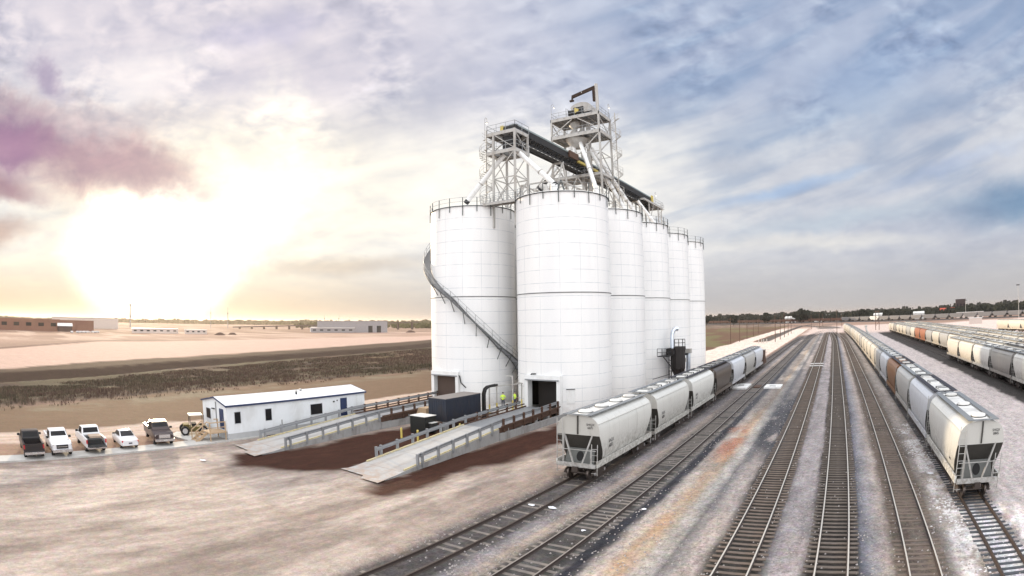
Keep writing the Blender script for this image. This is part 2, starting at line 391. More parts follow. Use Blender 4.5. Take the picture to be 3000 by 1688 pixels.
# the yard between the tracks: ballast and dirt stripes, track beds darkened for shade between sleepers
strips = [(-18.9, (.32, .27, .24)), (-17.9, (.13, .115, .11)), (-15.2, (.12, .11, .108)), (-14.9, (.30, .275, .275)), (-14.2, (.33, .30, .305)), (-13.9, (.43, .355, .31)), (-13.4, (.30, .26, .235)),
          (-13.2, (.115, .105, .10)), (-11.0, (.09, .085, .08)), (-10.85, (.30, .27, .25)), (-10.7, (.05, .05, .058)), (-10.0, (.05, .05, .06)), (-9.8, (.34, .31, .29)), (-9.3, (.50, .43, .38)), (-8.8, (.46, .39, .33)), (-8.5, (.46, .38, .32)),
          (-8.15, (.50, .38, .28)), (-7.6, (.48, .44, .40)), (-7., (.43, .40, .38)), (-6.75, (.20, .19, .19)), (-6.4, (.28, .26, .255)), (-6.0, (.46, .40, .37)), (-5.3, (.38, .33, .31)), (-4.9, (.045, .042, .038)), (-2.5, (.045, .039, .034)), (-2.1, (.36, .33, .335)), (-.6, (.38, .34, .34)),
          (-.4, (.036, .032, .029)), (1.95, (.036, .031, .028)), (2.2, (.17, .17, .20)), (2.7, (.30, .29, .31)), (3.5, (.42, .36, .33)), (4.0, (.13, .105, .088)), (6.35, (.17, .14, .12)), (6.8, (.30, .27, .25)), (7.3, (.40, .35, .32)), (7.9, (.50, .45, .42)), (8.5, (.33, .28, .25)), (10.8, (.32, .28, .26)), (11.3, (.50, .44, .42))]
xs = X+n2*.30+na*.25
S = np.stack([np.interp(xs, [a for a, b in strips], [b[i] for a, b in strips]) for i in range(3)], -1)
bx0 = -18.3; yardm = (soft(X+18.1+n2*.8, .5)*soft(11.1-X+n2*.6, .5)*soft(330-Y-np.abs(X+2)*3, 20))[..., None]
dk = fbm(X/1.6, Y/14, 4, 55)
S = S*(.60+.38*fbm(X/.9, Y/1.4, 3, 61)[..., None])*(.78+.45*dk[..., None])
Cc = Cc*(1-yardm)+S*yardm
put(yardm[..., 0]*soft(.36-np.abs(X+8.5+n1*.35+n2*.3), .4)*soft(60-Y, 20)*soft(fbm(X/2, Y/4, 3, 62)-.36, .15), (.40, .25, .15), .7)
put(yardm[..., 0]*soft(.9-np.abs(X+8.9+n1*1.5), .7)*soft(6-np.abs(Y-49), 5)*soft(fbm(X/1.3, Y/3, 3, 64)-.42, .12), (.34, .16, .11), .85)
put(yardm[..., 0]*soft(1.2-np.abs(X+5.6+n1*1.2+n2*.5), .7)*soft(17-np.abs(Y-60), 8)*soft(fbm(X/1.3, Y/5, 3, 66)-.34, .12), (.055, .058, .068), .9)
put(yardm[..., 0]*soft(fbm(X/2, Y/9, 4, 71)-.56, .08)*soft(X+18, 2)*soft(-11-X, 3)*soft(Y-60, 15), (.10, .095, .10), .6)
put(soft(X+11.5, 1.5)*soft(-5.2-X, 2)*yardm[..., 0]*soft(Y-62, 12)*soft(fbm(X/3, Y/18, 3, 81)-.44, .1), (.10, .10, .11), .55)
put(soft(fbm(X/1.1, Y/1.5, 4, 91)-.52, .07)*soft(X-7.1, .4)*soft(9.6-X, .6)*soft(48-Y, 20), (.70, .68, .69), .6)
put(soft(fbm(X/1.1, Y/2.0, 4, 92)-.44, .07)*soft(X-8.9, .4)*soft(12.2-X, .8)*soft(31-Y, 2), (.74, .73, .76), .75)
# red-brown fill beside and between the truck ramps
def inpoly(px, py, poly):
    r = np.zeros(px.shape, bool); n = len(poly)
    for i in range(n):
        x0, y0 = poly[i]; x1, y1 = poly[(i+1) % n]
        c = ((y0 > py) != (y1 > py)) & (px < (x1-x0)*(py-y0)/((y1-y0)+1e-12)+x0); r ^= c
    return r.astype(float)
wx, wy = X+n1*1.6+(fbm(X/2.5, Y/2.5, 2, 5)-.5)*1.2, Y+n1*2.4+(fbm(X/2.5, Y/2.5, 2, 6)-.5)*1.2
def inpoly_(a, b_, poly):
    return sum(inpoly(a+u, b_+v, poly) for u in (-.35, 0, .35) for v in (-.35, 0, .35))/9.
put(inpoly_(wx, wy, [(-40, 24.5), (-41.5, 21.6), (-37.8, 19.8), (-35, 22), (-33, 23.2), (-31.5, 26), (-31.3, 62), (-40, 62)]), (.047, .0185, .0115))
put(inpoly_(wx, wy, [(-28, 25.5), (-26.4, 22.2), (-25, 22.6), (-24.6, 26), (-24.8, 29), (-24, 33), (-23.3, 36), (-23.1, 42), (-22.6, 50), (-24, 60), (-28, 60)]), (.052, .021, .0135))
put(inpoly(wx, wy, [(-45, 26), (-44.6, 60), (-42, 60), (-42, 26)])*soft(fbm(X/1.5, Y/3, 3, 14)-.45, .1), (.22, .12, .08), .6)
Cc *= (.90+.2*fbm(X/.7, Y/.7, 3, 99))[..., None]
# relief
Zg = n2*.10+n1*.12
Zg *= soft(np.abs(X+3)-22, 8)
Zg = np.where((X > -47) & (X < -18) & (Y < 110), 0, Zg)
Zg -= 1.2*soft(X-vC-1, 10)*soft(vN-10-X, 14)*soft(250-Y, 60)
Zg -= 2.0*soft(3-np.abs(X-vC+3), 5)*soft(300-Y, 40)
Zg += .5*soft(2.6-np.abs(X+32), 2.)*soft(Y-234, 6)*soft(330-Y, 10)*(.6+n2)
Zg -= .10+.10*yardm[..., 0]
V = np.stack([X, Y, Zg], -1).reshape(-1, 3); ny, nx = X.shape
idx = np.arange(nx*ny).reshape(ny, nx)
Fq = np.stack([idx[:-1, :-1], idx[:-1, 1:], idx[1:, 1:], idx[1:, :-1]], -1).reshape(-1, 4)
me = bpy.data.meshes.new('ground'); me.from_pydata(V.tolist(), [], Fq.tolist())
ca = me.color_attributes.new('soil', 'FLOAT_COLOR', 'POINT')
ca.data.foreach_set('color', np.concatenate([np.clip(Cc, 0, 1).reshape(-1, 3), np.ones((nx*ny, 1))], 1).astype(np.float32).ravel())
me.polygons.foreach_set('use_smooth', [True]*len(me.polygons))
gm = bpy.data.materials.new('soil_and_ballast'); gm.use_nodes = True; G = NG(gm.node_tree)
b = G.n('ShaderNodeBsdfPrincipled'); G.nt.links.new(b.outputs[0], G.n('ShaderNodeOutputMaterial').inputs[0])
at = G.n('ShaderNodeAttribute', attribute_name='soil'); tc = G.n('ShaderNodeTexCoord').outputs['Object']
f1 = G.noise(tc, 9., 4, .75); f2 = G.noise(G.scale(tc, (1.2, .22, 1)), 1.1, 7, .62, .3); f3 = G.noise(tc, 30., 2, .6)
vo = G.n('ShaderNodeTexVoronoi'); G.put(vo.inputs['Vector'], tc); vo.inputs['Scale'].default_value = 6
k = G.m('ADD', G.lin(f1, .3, .7, .70, 1.30), G.m('ADD', G.lin(f2, .3, .7, -.20, .20), G.m('ADD', G.lin(f3, .25, .75, -.28, .28), G.lin(vo.outputs['Color'], 0, 1, -.22, .22))))
px_ = G.sep(tc)[0]; amp = G.m('ADD', G.ss(px_, -20., -17., .42, 1.), 0.)
k = G.m('ADD', 1., G.m('MULTIPLY', G.m('SUBTRACT', k, 1.), amp)); k = G.m('MAXIMUM', k, .15)
pn = G.noise(G.scale(tc, (.55, .16, 1)), 1.0, 9, .62, .6); pn2 = G.noise(G.scale(tc, (1.5, .5, 1)), 1.0, 8, .66, .4); lotk = G.m('MULTIPLY', G.ss(px_, -18., -20.), G.ss(px_, -46.6, -45.8))
pk_ = G.m('ADD', G.m('MULTIPLY', G.ss(pn, .50, .56), .14), G.m('MULTIPLY', G.ss(pn2, .53, .58), .13)); pk_ = G.m('SUBTRACT', pk_, G.m('MULTIPLY', G.ss(pn2, .46, .40), .12))
k = G.m('MULTIPLY', k, G.m('ADD', G.m('MULTIPLY', G.m('SUBTRACT', pk_, .06), lotk), 1.))
f4 = G.noise(tc, 2.4, 9, .78, .4); k = G.m('MULTIPLY', k, G.m('ADD', 1., G.m('MULTIPLY', G.m('SUBTRACT', G.lin(f4, .35, .65, .80, 1.20), 1.), amp)))
colr = G.mix(1., at.outputs['Color'], G.comb(k, k, k), 'MULTIPLY')
hue = G.noise(tc, 2.3, 4, .6, 0, True)
colr = G.mix(.20, colr, G.mix(1., colr, G.mix(1., hue, (2., 2., 2.), 'MULTIPLY'), 'MULTIPLY'))
G.put(b.inputs['Base Color'], colr); b.inputs['Roughness'].default_value = .95; b.inputs['Specular IOR Level'].default_value = .15
bn = G.n('ShaderNodeBump'); bn.inputs['Strength'].default_value = .6; bn.inputs['Distance'].default_value = .08
G.put(bn.inputs['Height'], G.m('ADD', f1, G.m('ADD', f2, f3))); G.nt.links.new(bn.outputs[0], b.inputs['Normal'])
me.materials.append(gm)
gro = bpy.data.objects.new('ground', me); COL.objects.link(gro); tag(gro, kind='structure')

# ------------------------------------------------------------------ railway tracks
TIES = {1: (-16.43, 9.5, 1), 2: (-12.05, 11, 1), 3: (-3.63, 12, 0), 4: (.81, 13, 0), 5: (5.19, 13, 0), 6: (9.70, 15, 0)}
def bend(x0, y, k=1.):
    """the yard tracks close up and swing left far away"""
    t = min(1., max(0., (y-200)/210)); t = t*t*(3-2*t)
    x = x0+(-2.5+x0*.22-x0)*t*k
    if y > 410: x -= (y-410)**2/420.
    return x
def zt(x0, y): return 0.
rail_prof = [(-.07, -.17), (.07, -.17), (.02, -.14), (.015, -.05), (.037, -.035), (.037, 0), (-.037, 0), (-.037, -.035), (-.015, -.05), (-.02, -.14)]
def sweep(mb, prof, pts, m, mtop=None):
    n = len(prof); vs = []
    for i, p in enumerate(pts):
        a, b_ = pts[max(0, i-1)], pts[min(len(pts)-1, i+1)]
        d = Vector((b_[0]-a[0], b_[1]-a[1], 0)).normalized(); r = Vector((d.y, -d.x, 0))
        vs += [(p[0]+r.x*u, p[1]+r.y*u, p[2]+z) for u, z in prof]
    top = [k for k in range(n) if prof[k][1] >= -.001 and prof[(k+1) % n][1] >= -.001]
    for part, mm in (([k for k in range(n) if k not in top], m), (top, mtop or m)):
        mb.add(vs, [(i*n+k, i*n+(k+1) % n, (i+1)*n+(k+1) % n, (i+1)*n+k) for i in range(len(pts)-1) for k in part], mm)
def sleeper_mesh(seed, m):
    r = random.Random(seed); mb = MB(); a = r.uniform(-.02, .02)
    mb.box(-1.3+r.uniform(-.04, .04), 1.3+r.uniform(-.04, .04), -.115, .115, -.34, -.165, m); return mb.mesh('sleeper')
tie_meshes = {}
def track(k, label, x0, y0, y1, sp=.56, tiemat=wood_tie, top=railtop, fx=bend, stuffto=330, nind=100, tz=0.):
    root = empty('railway_track', (x0, y0, 0), label, 'railway track', 'railway tracks of the yard')
    ys = []
    y = y0
    while y < y1: ys.append(y); y += 8 if y < 200 else 6
    ys.append(y1)
    for s in (-1, 1):
        mb = MB(); sweep(mb, rail_prof, [(fx(x0, y)-x0+s*.7535, y-y0, 0) for y in ys], railm, top); mb.build('rail', None, root)
    r = random.Random(k)
    if tiemat.name not in tie_meshes: tie_meshes[tiemat.name] = [sleeper_mesh(q, tiemat) for q in range(5)]
    tm = tie_meshes[tiemat.name]; st = MB(); y = y0+.2; i = 0
    while y < min(y1, stuffto):
        x = fx(x0, y)-x0; dzv = r.uniform(-.022, .012)+tz
        if i < nind:
            o = bpy.data.objects.new('sleeper', r.choice(tm)); COL.objects.link(o); o.parent = root
            o.location = (x+r.uniform(-.03, .03), y-y0, dzv); o.rotation_euler = (0, 0, r.uniform(-.012, .012))
        else: st.box(x-1.3, x+1.3, y-y0-.115, y-y0+.115, -.34, -.165+dzv, tiemat)
        y += sp+r.uniform(-.03, .03); i += 1
    if st.v: tag(st.build('sleepers', None, root), kind='stuff')
    return root
buried = mat('dusty_half_buried_timber', (.20, .175, .155), .95, 0, .4, 4, (.12, .10, .09), 1.5, .6, stretch=(1, 5, 1))
brownt = mat('brown_timber_sleeper', (.13, .098, .078), .9, 0, .35, 5, (.22, .175, .145), 1.5, .5, stretch=(1, 5, 1))
snowy = mat('tar_black_timber', (.06, .065, .075), .85, 0, .4, 4)
track(1, 'dark railed track nearest the silos, with the left hopper train standing on it', *TIES[1][:2], 350, tiemat=buried, top=railm, nind=60, tz=-.035)
track(2, 'empty track with dusty sleepers just right of the left hopper train', *TIES[2][:2], 360, tiemat=buried, top=mat('dull_rail_head', (.27, .24, .22), .5, .4), tz=-.02)
track(3, 'leftmost of the three open centre tracks, right of the orange dirt streak', *TIES[3][:2], 620, tiemat=brownt)
track(4, 'straight middle track with bright rail heads pointing at the horizon', *TIES[4][:2], 620, tiemat=wood_tie)
track(5, 'brown dusty track just left of the right hopper train', *TIES[5][:2], 560, tiemat=brownt, tz=-.02)
track(6, 'track under the right hopper train, sleepers lying in white spill', *TIES[6][:2], 340, tiemat=snowy, top=railm, fx=lambda x0, y: x0-(max(0, y-180)/150)**2*2.0, nind=60)
for x0, lab in ((28.85, 'first track of the right hand yard under the near cut of cream hoppers'), (33.1, 'second track of the right hand yard')):
    track(7, lab, x0, 55, 300, fx=lambda x, y: x, tiemat=snowy, top=railm, nind=20, stuffto=200)
# curved main line far behind and stub track with white markers
def spurx(x0, y): return np.interp(y, [232, 284, 380, 490, 560, 600], [-30.2, -30.3, -31.2, -29.5, -23, -14])
track(8, 'stub track curving off past the white marker posts', -30.2, 234, 560, fx=lambda a, y: float(spurx(a, y)), tiemat=wood_tie, top=railm, nind=10, stuffto=420)

# crossing boards and pads lying between the rails
def sheet(name, x0, x1, y0, y1, z0, z1, m, label, cat, group=None, par=None):
    o = MB().box(x0, x1, y0, y1, z0, z1, m).build(name); tag(o, label, cat, group); return o
whitec = mat('white_concrete', (.74, .74, .74), .8, 0, .1, 2, (.35, .33, .3), .8, .5)
r_ = empty('scale_pad', (-12.05, 86.4, -.12), 'white concrete slabs with a dark pit between, on the track beside the left train', 'concrete pad')
_sb = MB().box(-3.9, -1.4, -2.6, 2.8, -.25, .14, whitec).box(1.25, 3.9, -1.9, 1.9, -.25, .14, whitec); each(_sb, 'slab', r_)
MB().box(-.55, .55, -1.2, 1.6, -.05, .07, rustb).build('pit_cover', None, r_)
each(MB().box(-3.2, -2.3, .4, 1.1, .14, .17, dark).box(2.0, 3.0, -.6, -.1, .14, .17, dark), 'lid', r_)
for yy, w_ in ((119.5, 1.), (124.5, 1.)):
    o = MB().box(-1.5, -.82, -.3, .3, -.1, .05, whitec).box(-.66, .66, -.3, .3, -.1, .05, whitec).box(.82, 1.5, -.3, .3, -.1, .05, whitec).build('crossing_board'); o.location = (-3.63, yy, 0)
    tag(o, ('nearer' if yy < 120 else 'farther')+' white board laid across the leftmost centre track', 'crossing board', 'white boards across the track')

# ------------------------------------------------------------------ covered hopper cars
L = 11.5
halfw = [(1.2, 1.30), (1.6, 1.42), (2.2, 1.53), (2.9, 1.58), (3.4, 1.57), (3.8, 1.50), (4.1, 1.36), (4.32, 1.08), (4.42, .75)]
def wx_(z): return float(np.interp(z, [a for a, b in halfw], [b for a, b in halfw]))
CARM = {}
def carpaint(nm, c_, gr):
    m = bpy.data.materials.new('car_paint_'+nm); m.use_nodes = True; G = NG(m.node_tree)
    b = G.n('ShaderNodeBsdfPrincipled'); G.nt.links.new(b.outputs[0], G.n('ShaderNodeOutputMaterial').inputs[0])
    tc = G.n('ShaderNodeTexCoord').outputs['Object']; x, y, z = G.sep(tc); loc = G.n('ShaderNodeObjectInfo').outputs['Random']
    v = G.n('ShaderNodeVectorMath', operation='ADD'); G.put(v.inputs[0], tc); G.put(v.inputs[1], G.comb(G.m('MULTIPLY', loc, 40.), G.m('MULTIPLY', loc, 77.), 0.)); v = v.outputs[0]
    base = G.mix(G.noise(v, .8, 4, .5), tuple(q*.93 for q in c_), tuple(min(1, q*1.07) for q in c_))
    st_ = G.ss(G.noise(G.scale(v, (1, 1, .16)), 1.6, 6, .65, .2), .54, .78); base = G.mix(G.m('MULTIPLY', st_, .30), base, gr)
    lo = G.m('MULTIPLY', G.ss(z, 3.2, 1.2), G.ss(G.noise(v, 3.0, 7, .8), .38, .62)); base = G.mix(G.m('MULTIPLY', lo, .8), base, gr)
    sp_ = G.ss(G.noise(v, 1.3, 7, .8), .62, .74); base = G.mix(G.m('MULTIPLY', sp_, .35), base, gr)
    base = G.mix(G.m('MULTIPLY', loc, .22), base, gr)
    fr = G.m('ABSOLUTE', G.m('SUBTRACT', G.m('FRACT', G.m('ADD', G.m('DIVIDE', y, 1.85), 10.5)), .5)); base = G.mix(G.ss(fr, .016, .004, 0., .35), base, gr)
    G.put(b.inputs['Base Color'], base); b.inputs['Roughness'].default_value = .36; b.inputs['Specular IOR Level'].default_value = .5
    bn = G.n('ShaderNodeBump'); bn.inputs['Strength'].default_value = .3; bn.inputs['Distance'].default_value = .04; G.put(bn.inputs['Height'], G.noise(v, 1.1, 3, .5)); G.nt.links.new(bn.outputs[0], b.inputs['Normal'])
    return m
for nm, c_, gr in (('white', (.66, .66, .63), (.18, .165, .14)), ('cream', (.66, .63, .56), (.28, .22, .15)), ('pale_grey', (.46, .46, .45), (.20, .18, .16)), ('blue_white', (.62, .65, .70), (.30, .28, .28)),
                   ('brown', (.045, .033, .026), (.15, .12, .10)), ('orange_brown', (.26, .10, .02), (.12, .06, .03)), ('rust_orange', (.42, .15, .06), (.2, .1, .06)), ('grey', (.30, .29, .27), (.15, .13, .12))):
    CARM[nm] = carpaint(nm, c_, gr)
shade = mat('shade_grey_steel', (.045, .042, .037), .7, .1, .3, 2)  # dark tone paints in the shade under slope sheets and car bodies
walk_g = mat('grey_walkway_grating', (.19, .205, .22), .7, .3, .15, 3)
walk_d = mat('dark_walkway_grating', (.028, .028, .038), .7, .3, .15, 3)
hatchw = mat('white_hatch_cover', (.66, .66, .64), .5, 0, .1, 1.5, (.3, .28, .26), .8, .5)
truckm = mat('truck_frame_steel', (.055, .042, .036), .75, .3, .3, 3)
wheelm = mat('wheel_steel', (.12, .10, .09), .4, .8, .2, 5)
def car_body(m):
    mb = MB(); st = [(-5.55, 3.15), (-5.35, 2.85), (-5.1, 2.45), (-4.85, 2.1), (-4.65, 1.75), (-4.5, 1.3), (-1.2, 1.3), (1.2, 1.3), (4.5, 1.3), (4.65, 1.75), (4.85, 2.1), (5.1, 2.45), (5.35, 2.85), (5.55, 3.15)]
    N = 12; ring = []
    for y, zl in st:
        zz = [zl+(4.42-zl)*(i/(N-1))**.8 for i in range(N)]
        ring.append([(wx_(z), y, z) for z in zz]+[(0, y, 4.5)]+[(-wx_(z), y, z) for z in reversed(zz)])
    n = len(ring[0]); vs = [p for r in ring for p in r]
    mb.add(vs, [(i*n+k, (i+1)*n+k, (i+1)*n+k+1, i*n+k+1) for i in range(len(st)-1) for k in range(n-1)], m, True)
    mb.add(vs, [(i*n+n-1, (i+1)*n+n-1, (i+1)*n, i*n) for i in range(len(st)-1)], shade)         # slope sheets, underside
    mb.add(vs, [tuple(range(n))], m).add(vs, [tuple((len(st)-1)*n+k for k in range(n-1, -1, -1))], m)
    for s in (-1, 1):   # side sill and roof eave strip
        mb.box(s*1.50-.06, s*1.50+.06, -5.75, 5.75, 1.02, 1.42, m)
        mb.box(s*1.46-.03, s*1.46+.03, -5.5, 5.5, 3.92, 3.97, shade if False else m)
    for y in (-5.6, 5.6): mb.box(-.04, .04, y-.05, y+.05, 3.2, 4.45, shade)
    return mb
def bays_mb():
    mb = MB()
    for y in (-1.9, 1.9):
        for s in (0,):
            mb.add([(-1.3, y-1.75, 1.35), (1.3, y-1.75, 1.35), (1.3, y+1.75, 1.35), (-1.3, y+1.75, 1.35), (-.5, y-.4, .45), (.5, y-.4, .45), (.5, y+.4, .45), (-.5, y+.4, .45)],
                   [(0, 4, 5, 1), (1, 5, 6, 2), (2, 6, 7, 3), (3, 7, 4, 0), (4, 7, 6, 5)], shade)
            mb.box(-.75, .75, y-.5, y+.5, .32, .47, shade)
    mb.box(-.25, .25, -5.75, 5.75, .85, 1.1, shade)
    return mb
def walk_mb(m):
    mb = MB()
    for s in (-1, 1): mb.box(s*.84-.22, s*.84+.22, -5.75, 5.75, 4.53, 4.57, m)
    for y in (-5.6, 5.6): mb.box(-1.05, 1.05, y-.14, y+.14, 4.53, 4.565, m)
    for y in np.arange(-5, 5.1, 1.6):
        for s in (-1, 1): mb.box(s*.84-.02, s*.84+.02, y-.02, y+.02, 4.4, 4.53, m)
    return mb
def hatch_mb(y, m, round_=False):
    mb = MB()
    if round_: mb.lathe([(.48, 0), (.48, .16), (.40, .2), (0, .24)], (0, y, 4.48), 18, m).lathe([(.50, .02), (.53, .02), (.53, .06), (.50, .06)], (0, y, 4.5), 18, dark)
    else: mb.box(-.42, .42, y-.72, y+.72, 4.47, 4.62, m).box(-.46, .46, y-.05, y+.05, 4.6, 4.66, dark).box(-.5, .5, y+.72, y+.80, 4.5, 4.66, dark)
    return mb
def truck_mb(y, full):
    mb = MB()
    for s in (-1, 1):
        mb.prism([(-1.15, .38), (-.9, .62), (-.45, .72), (.45, .72), (.9, .62), (1.15, .38), (.8, .36), (.4, .22), (-.4, .22), (-.8, .36)], s*1.02-.08, s*1.02+.08, 'x', truckm)
    mb.v = [(x, yy+y, z) for x, yy, z in mb.v]
    mb.box(-1.0, 1.0, y-.2, y+.2, .5, .82, truckm)
    return mb
def wheelset_mb(y):
    mb = MB(); mb.tube([(-.95, y, .42), (.95, y, .42)], .08, 8, wheelm)
    for s in (-1, 1):
        mb.tube([(s*.69, y, .42), (s*.80, y, .42)], .42, 18, wheelm); mb.tube([(s*.66, y, .42), (s*.69, y, .42)], .46, 18, wheelm)
        mb.tube([(s*1.02, y, .42), (s*1.14, y, .42)], .13, 8, chrome)
    return mb
def ends_mb():
    panelm = mat('dusty_green_grey_panel', (.115, .12, .115), .7, 0, .3, 2)
    """ladders, braces, platform of both ends -> dict of part meshes"""
    P = []
    for s in (-1, 1):
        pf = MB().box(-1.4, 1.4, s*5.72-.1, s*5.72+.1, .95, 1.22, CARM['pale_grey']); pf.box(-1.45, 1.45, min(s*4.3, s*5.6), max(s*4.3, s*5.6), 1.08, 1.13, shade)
        pf.tube([(-1.4, s*5.72, 2.15), (1.4, s*5.72, 2.15)], .025, 5, CARM['pale_grey']); P.append(('end_platform', pf))
        br = MB()
        for q in (-1, 1):
            br.beam((q*1.05, s*5.5, 3.2), (q*.32, s*5.6, 1.15), .1, .1, CARM['pale_grey']); 
        br.beam((-1.0, s*5.68, 3.2), (-1.0, s*5.68, 1.2), .05, .05, CARM['pale_grey']).beam((1.0, s*5.68, 2.2), (1.0, s*5.68, 1.2), .05, .05, CARM['pale_grey'])
        P.append(('end_brace', br))
        for q in ((-1, 1) if True else ()):
            ld = MB(); xx = q*1.5
            ld.beam((xx, s*5.7, .45), (xx, s*5.7, 4.25 if q*s > 0 else 2.6), .045, .045, CARM['pale_grey']); ld.beam((xx-q*.42, s*5.7, 1.0), (xx-q*.42, s*5.7, 4.25 if q*s > 0 else 2.6), .045, .045, CARM['pale_grey'])
            z = .6
            while z < (4.2 if q*s > 0 else 2.6): ld.beam((xx, s*5.7, z), (xx-q*.42, s*5.7, z), .03, .03, CARM['pale_grey']); z += .42
            P.append(('ladder', ld))
        cp = MB().box(-.14, .14, min(s*5.5, s*6.05), max(s*5.5, s*6.05), .72, .98, truckm).box(-.2, .2, min(s*5.92, s*6.12), max(s*5.92, s*6.12), .68, 1.02, truckm); P.append(('coupler', cp))
        # round opening and pipework in the shadowed end under the slope sheet
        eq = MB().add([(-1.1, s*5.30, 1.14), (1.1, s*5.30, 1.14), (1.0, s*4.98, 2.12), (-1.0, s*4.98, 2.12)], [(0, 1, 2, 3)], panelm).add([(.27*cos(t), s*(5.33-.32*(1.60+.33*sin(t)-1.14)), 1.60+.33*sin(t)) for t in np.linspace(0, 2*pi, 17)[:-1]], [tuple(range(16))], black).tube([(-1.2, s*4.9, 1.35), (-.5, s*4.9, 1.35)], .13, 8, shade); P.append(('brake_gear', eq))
    return P
PM = {}
def pm(key, fn):
    if key not in PM: PM[key] = fn().mesh(key.split('|')[0])
    return PM[key]
END = [(n, m.mesh(n)) for n, m in ends_mb()]
ORD = ['first', 'second', 'third', 'fourth', 'fifth', 'sixth', 'seventh', 'eighth', 'ninth', 'tenth', 'eleventh', 'twelfth', 'thirteenth', 'fourteenth', 'fifteenth', 'sixteenth', 'seventeenth', 'eighteenth', 'nineteenth', 'twentieth', 'twenty-first', 'twenty-second', 'twenty-third', 'twenty-fourth', 'twenty-fifth']
def child(name, me, par):
    o = bpy.data.objects.new(name, me); COL.objects.link(o); o.parent = par; return o
CARLEN = 12.12
def hopper(x, y, colr, label, group, full=False, walk='g', rnd=False, rz=0., sc=1., nh=4, z=0.):
    r = empty('hopper_car', (x, y, z), label, 'hopper car', group, rz); r.scale = (1, sc, 1)
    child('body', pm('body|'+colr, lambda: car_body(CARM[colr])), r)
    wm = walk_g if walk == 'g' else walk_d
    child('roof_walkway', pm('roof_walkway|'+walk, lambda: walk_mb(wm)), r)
    hm = hatchw if colr not in ('brown',) else CARM['pale_grey']
    for i in range(nh):
        yy = -4.3+8.6*i/(nh-1)
        child('hatch', pm('hatch|%s%d%d%s' % (rnd, i, nh, hm.name), lambda: hatch_mb(yy, hm, rnd)), r)
    child('discharge_bay', pm('discharge_bay', bays_mb), r)
    for s in (-1, 1):
        t = child('truck', pm('truck|%d' % s, lambda: truck_mb(s*4.35, full)), r)
        for q in (-1, 1):
            child('wheelset', pm('wheelset|%d%d' % (s, q), lambda: wheelset_mb(s*4.35+q*.85)), t)
    for n, m in END:
        if full or n in ('ladder', 'end_platform', 'coupler'): child(n, m, r)
    return r
def lettering(car, s, size, loc, rot, name='reporting_mark'):
    o = child(name, text_mesh(s, size, blackm, name), car); o.location = loc; o.rotation_euler = rot; return o
def word(c): return c.replace('_', ' ')
POS = lambda nm: "right yard's "+nm.split(' of')[0]
# left train, seven cars beside the silos
tl = [('white', 'g', True), ('white', 'g', False), ('white', 'd', False), ('brown', 'd', False), ('blue_white', 'g', False), ('pale_grey', 'g', False), ('blue_white', 'g', False)]
for i, (c_, wk, rn) in enumerate(tl):
    o = hopper(-16.43, 38.05+i*11.88, c_, f'{word(c_)} hopper car, {ORD[i]} from the camera in the train beside the silos', 'hopper cars beside the silos', i < 4, wk, rn, sc=.935)
    if i == 0:
        lettering(o, 'SHQX\n6071', .22, (.92, -5.57, 3.78), (pi/2, 0, 0)); lettering(o, 'SHQX\n6071', .36, (1.56, -3.4, 2.35), (pi/2, 0, pi/2))
        strip = MB().box(-.52, .52, -5.3, 5.3, 4.50, 4.51, hatchw).build('roof_panel', None, o)
    if i in (1, 2): lettering(o, ['', 'SHQX\n6034', 'SHQX\n6112'][i], .36, (1.56, -3.6, 2.35), (pi/2, 0, pi/2)); lettering(o, 'LD LMT', .2, (1.56, 2.6, 2.2), (pi/2, 0, pi/2)) if False else None
    if i in (1, 2): MB().box(-.52, .52, -5.3, 5.3, 4.50, 4.51, hatchw).build('roof_panel', None, o)
for i in range(24):
    c_ = ['white', 'blue_white', 'pale_grey', 'orange_brown', 'blue_white', 'pale_grey', 'cream', 'cream'][i] if i < 8 else random.Random(i).choice(['cream', 'cream', 'white', 'cream', 'pale_grey'])
    yy = 31.6+5.9+i*12.2; xx = 9.7-(max(0, yy-180)/150)**2*2.0
    o = hopper(xx, yy, c_, f'{word(c_)} hopper car, {ORD[i]} from the camera in the long right train', 'hopper cars of the right hand train', i < 4, 'd' if i in (1, 3) else 'g', i in (0,), nh=3 if i else 3, rz=math.atan((max(0, yy-180)/150)*4/150))
    if i == 0: lettering(o, 'SHQX\n0845', .20, (.98, -5.57, 3.80), (pi/2, 0, 0)); lettering(o, 'SHQX', .2, (-1.5, -3.4, 1.9), (pi/2, 0, -pi/2))
    if i < 4 and i != 3: MB().box(-.52, .52, -5.3, 5.3, 4.50, 4.51, hatchw).build('roof_panel', None, o)
# right hand yard: parallel strings
rows = [(28.85, 5, 64.0, 'nearest string of the right yard'), (33.1, 19, 70., 'second string of the right yard'), (37.4, 19, 74., 'third string of the right yard'), (42.9, 18, 88., 'fourth string of the right yard'), (47.2, 15, 112., 'farthest string of the right yard')]
for ri, (x, n, y0, nm) in enumerate(rows):
    for i in range(n):
        rr_ = random.Random(ri*50+i); c_ = rr_.choice(['cream', 'cream', 'white', 'cream', 'pale_grey'])
        if ri == 1 and i in (9, 10): c_ = 'rust_orange'
        if ri == 1 and i == 16: c_ = 'grey'
        if ri == 0: c_ = ['white', 'grey', 'white', 'cream', 'cream'][i]
        hopper(x, y0+5.9+i*12.15, c_, f'{word(c_)} hopper car, {ORD[i]} from the near end in the {POS(nm)}', 'hopper cars of the '+nm, False, 'g' if rr_.random() < .8 else 'd', False, nh=3)
for i in range(7):
    y = 232-i*11.; x = 76.5+i*2.2
    hopper(x+3, y, 'cream', f'cream hopper car, {ORD[i]} from the left in the short cut at the right edge', 'hopper cars at the far right edge', rz=.20, z=.2, nh=3)
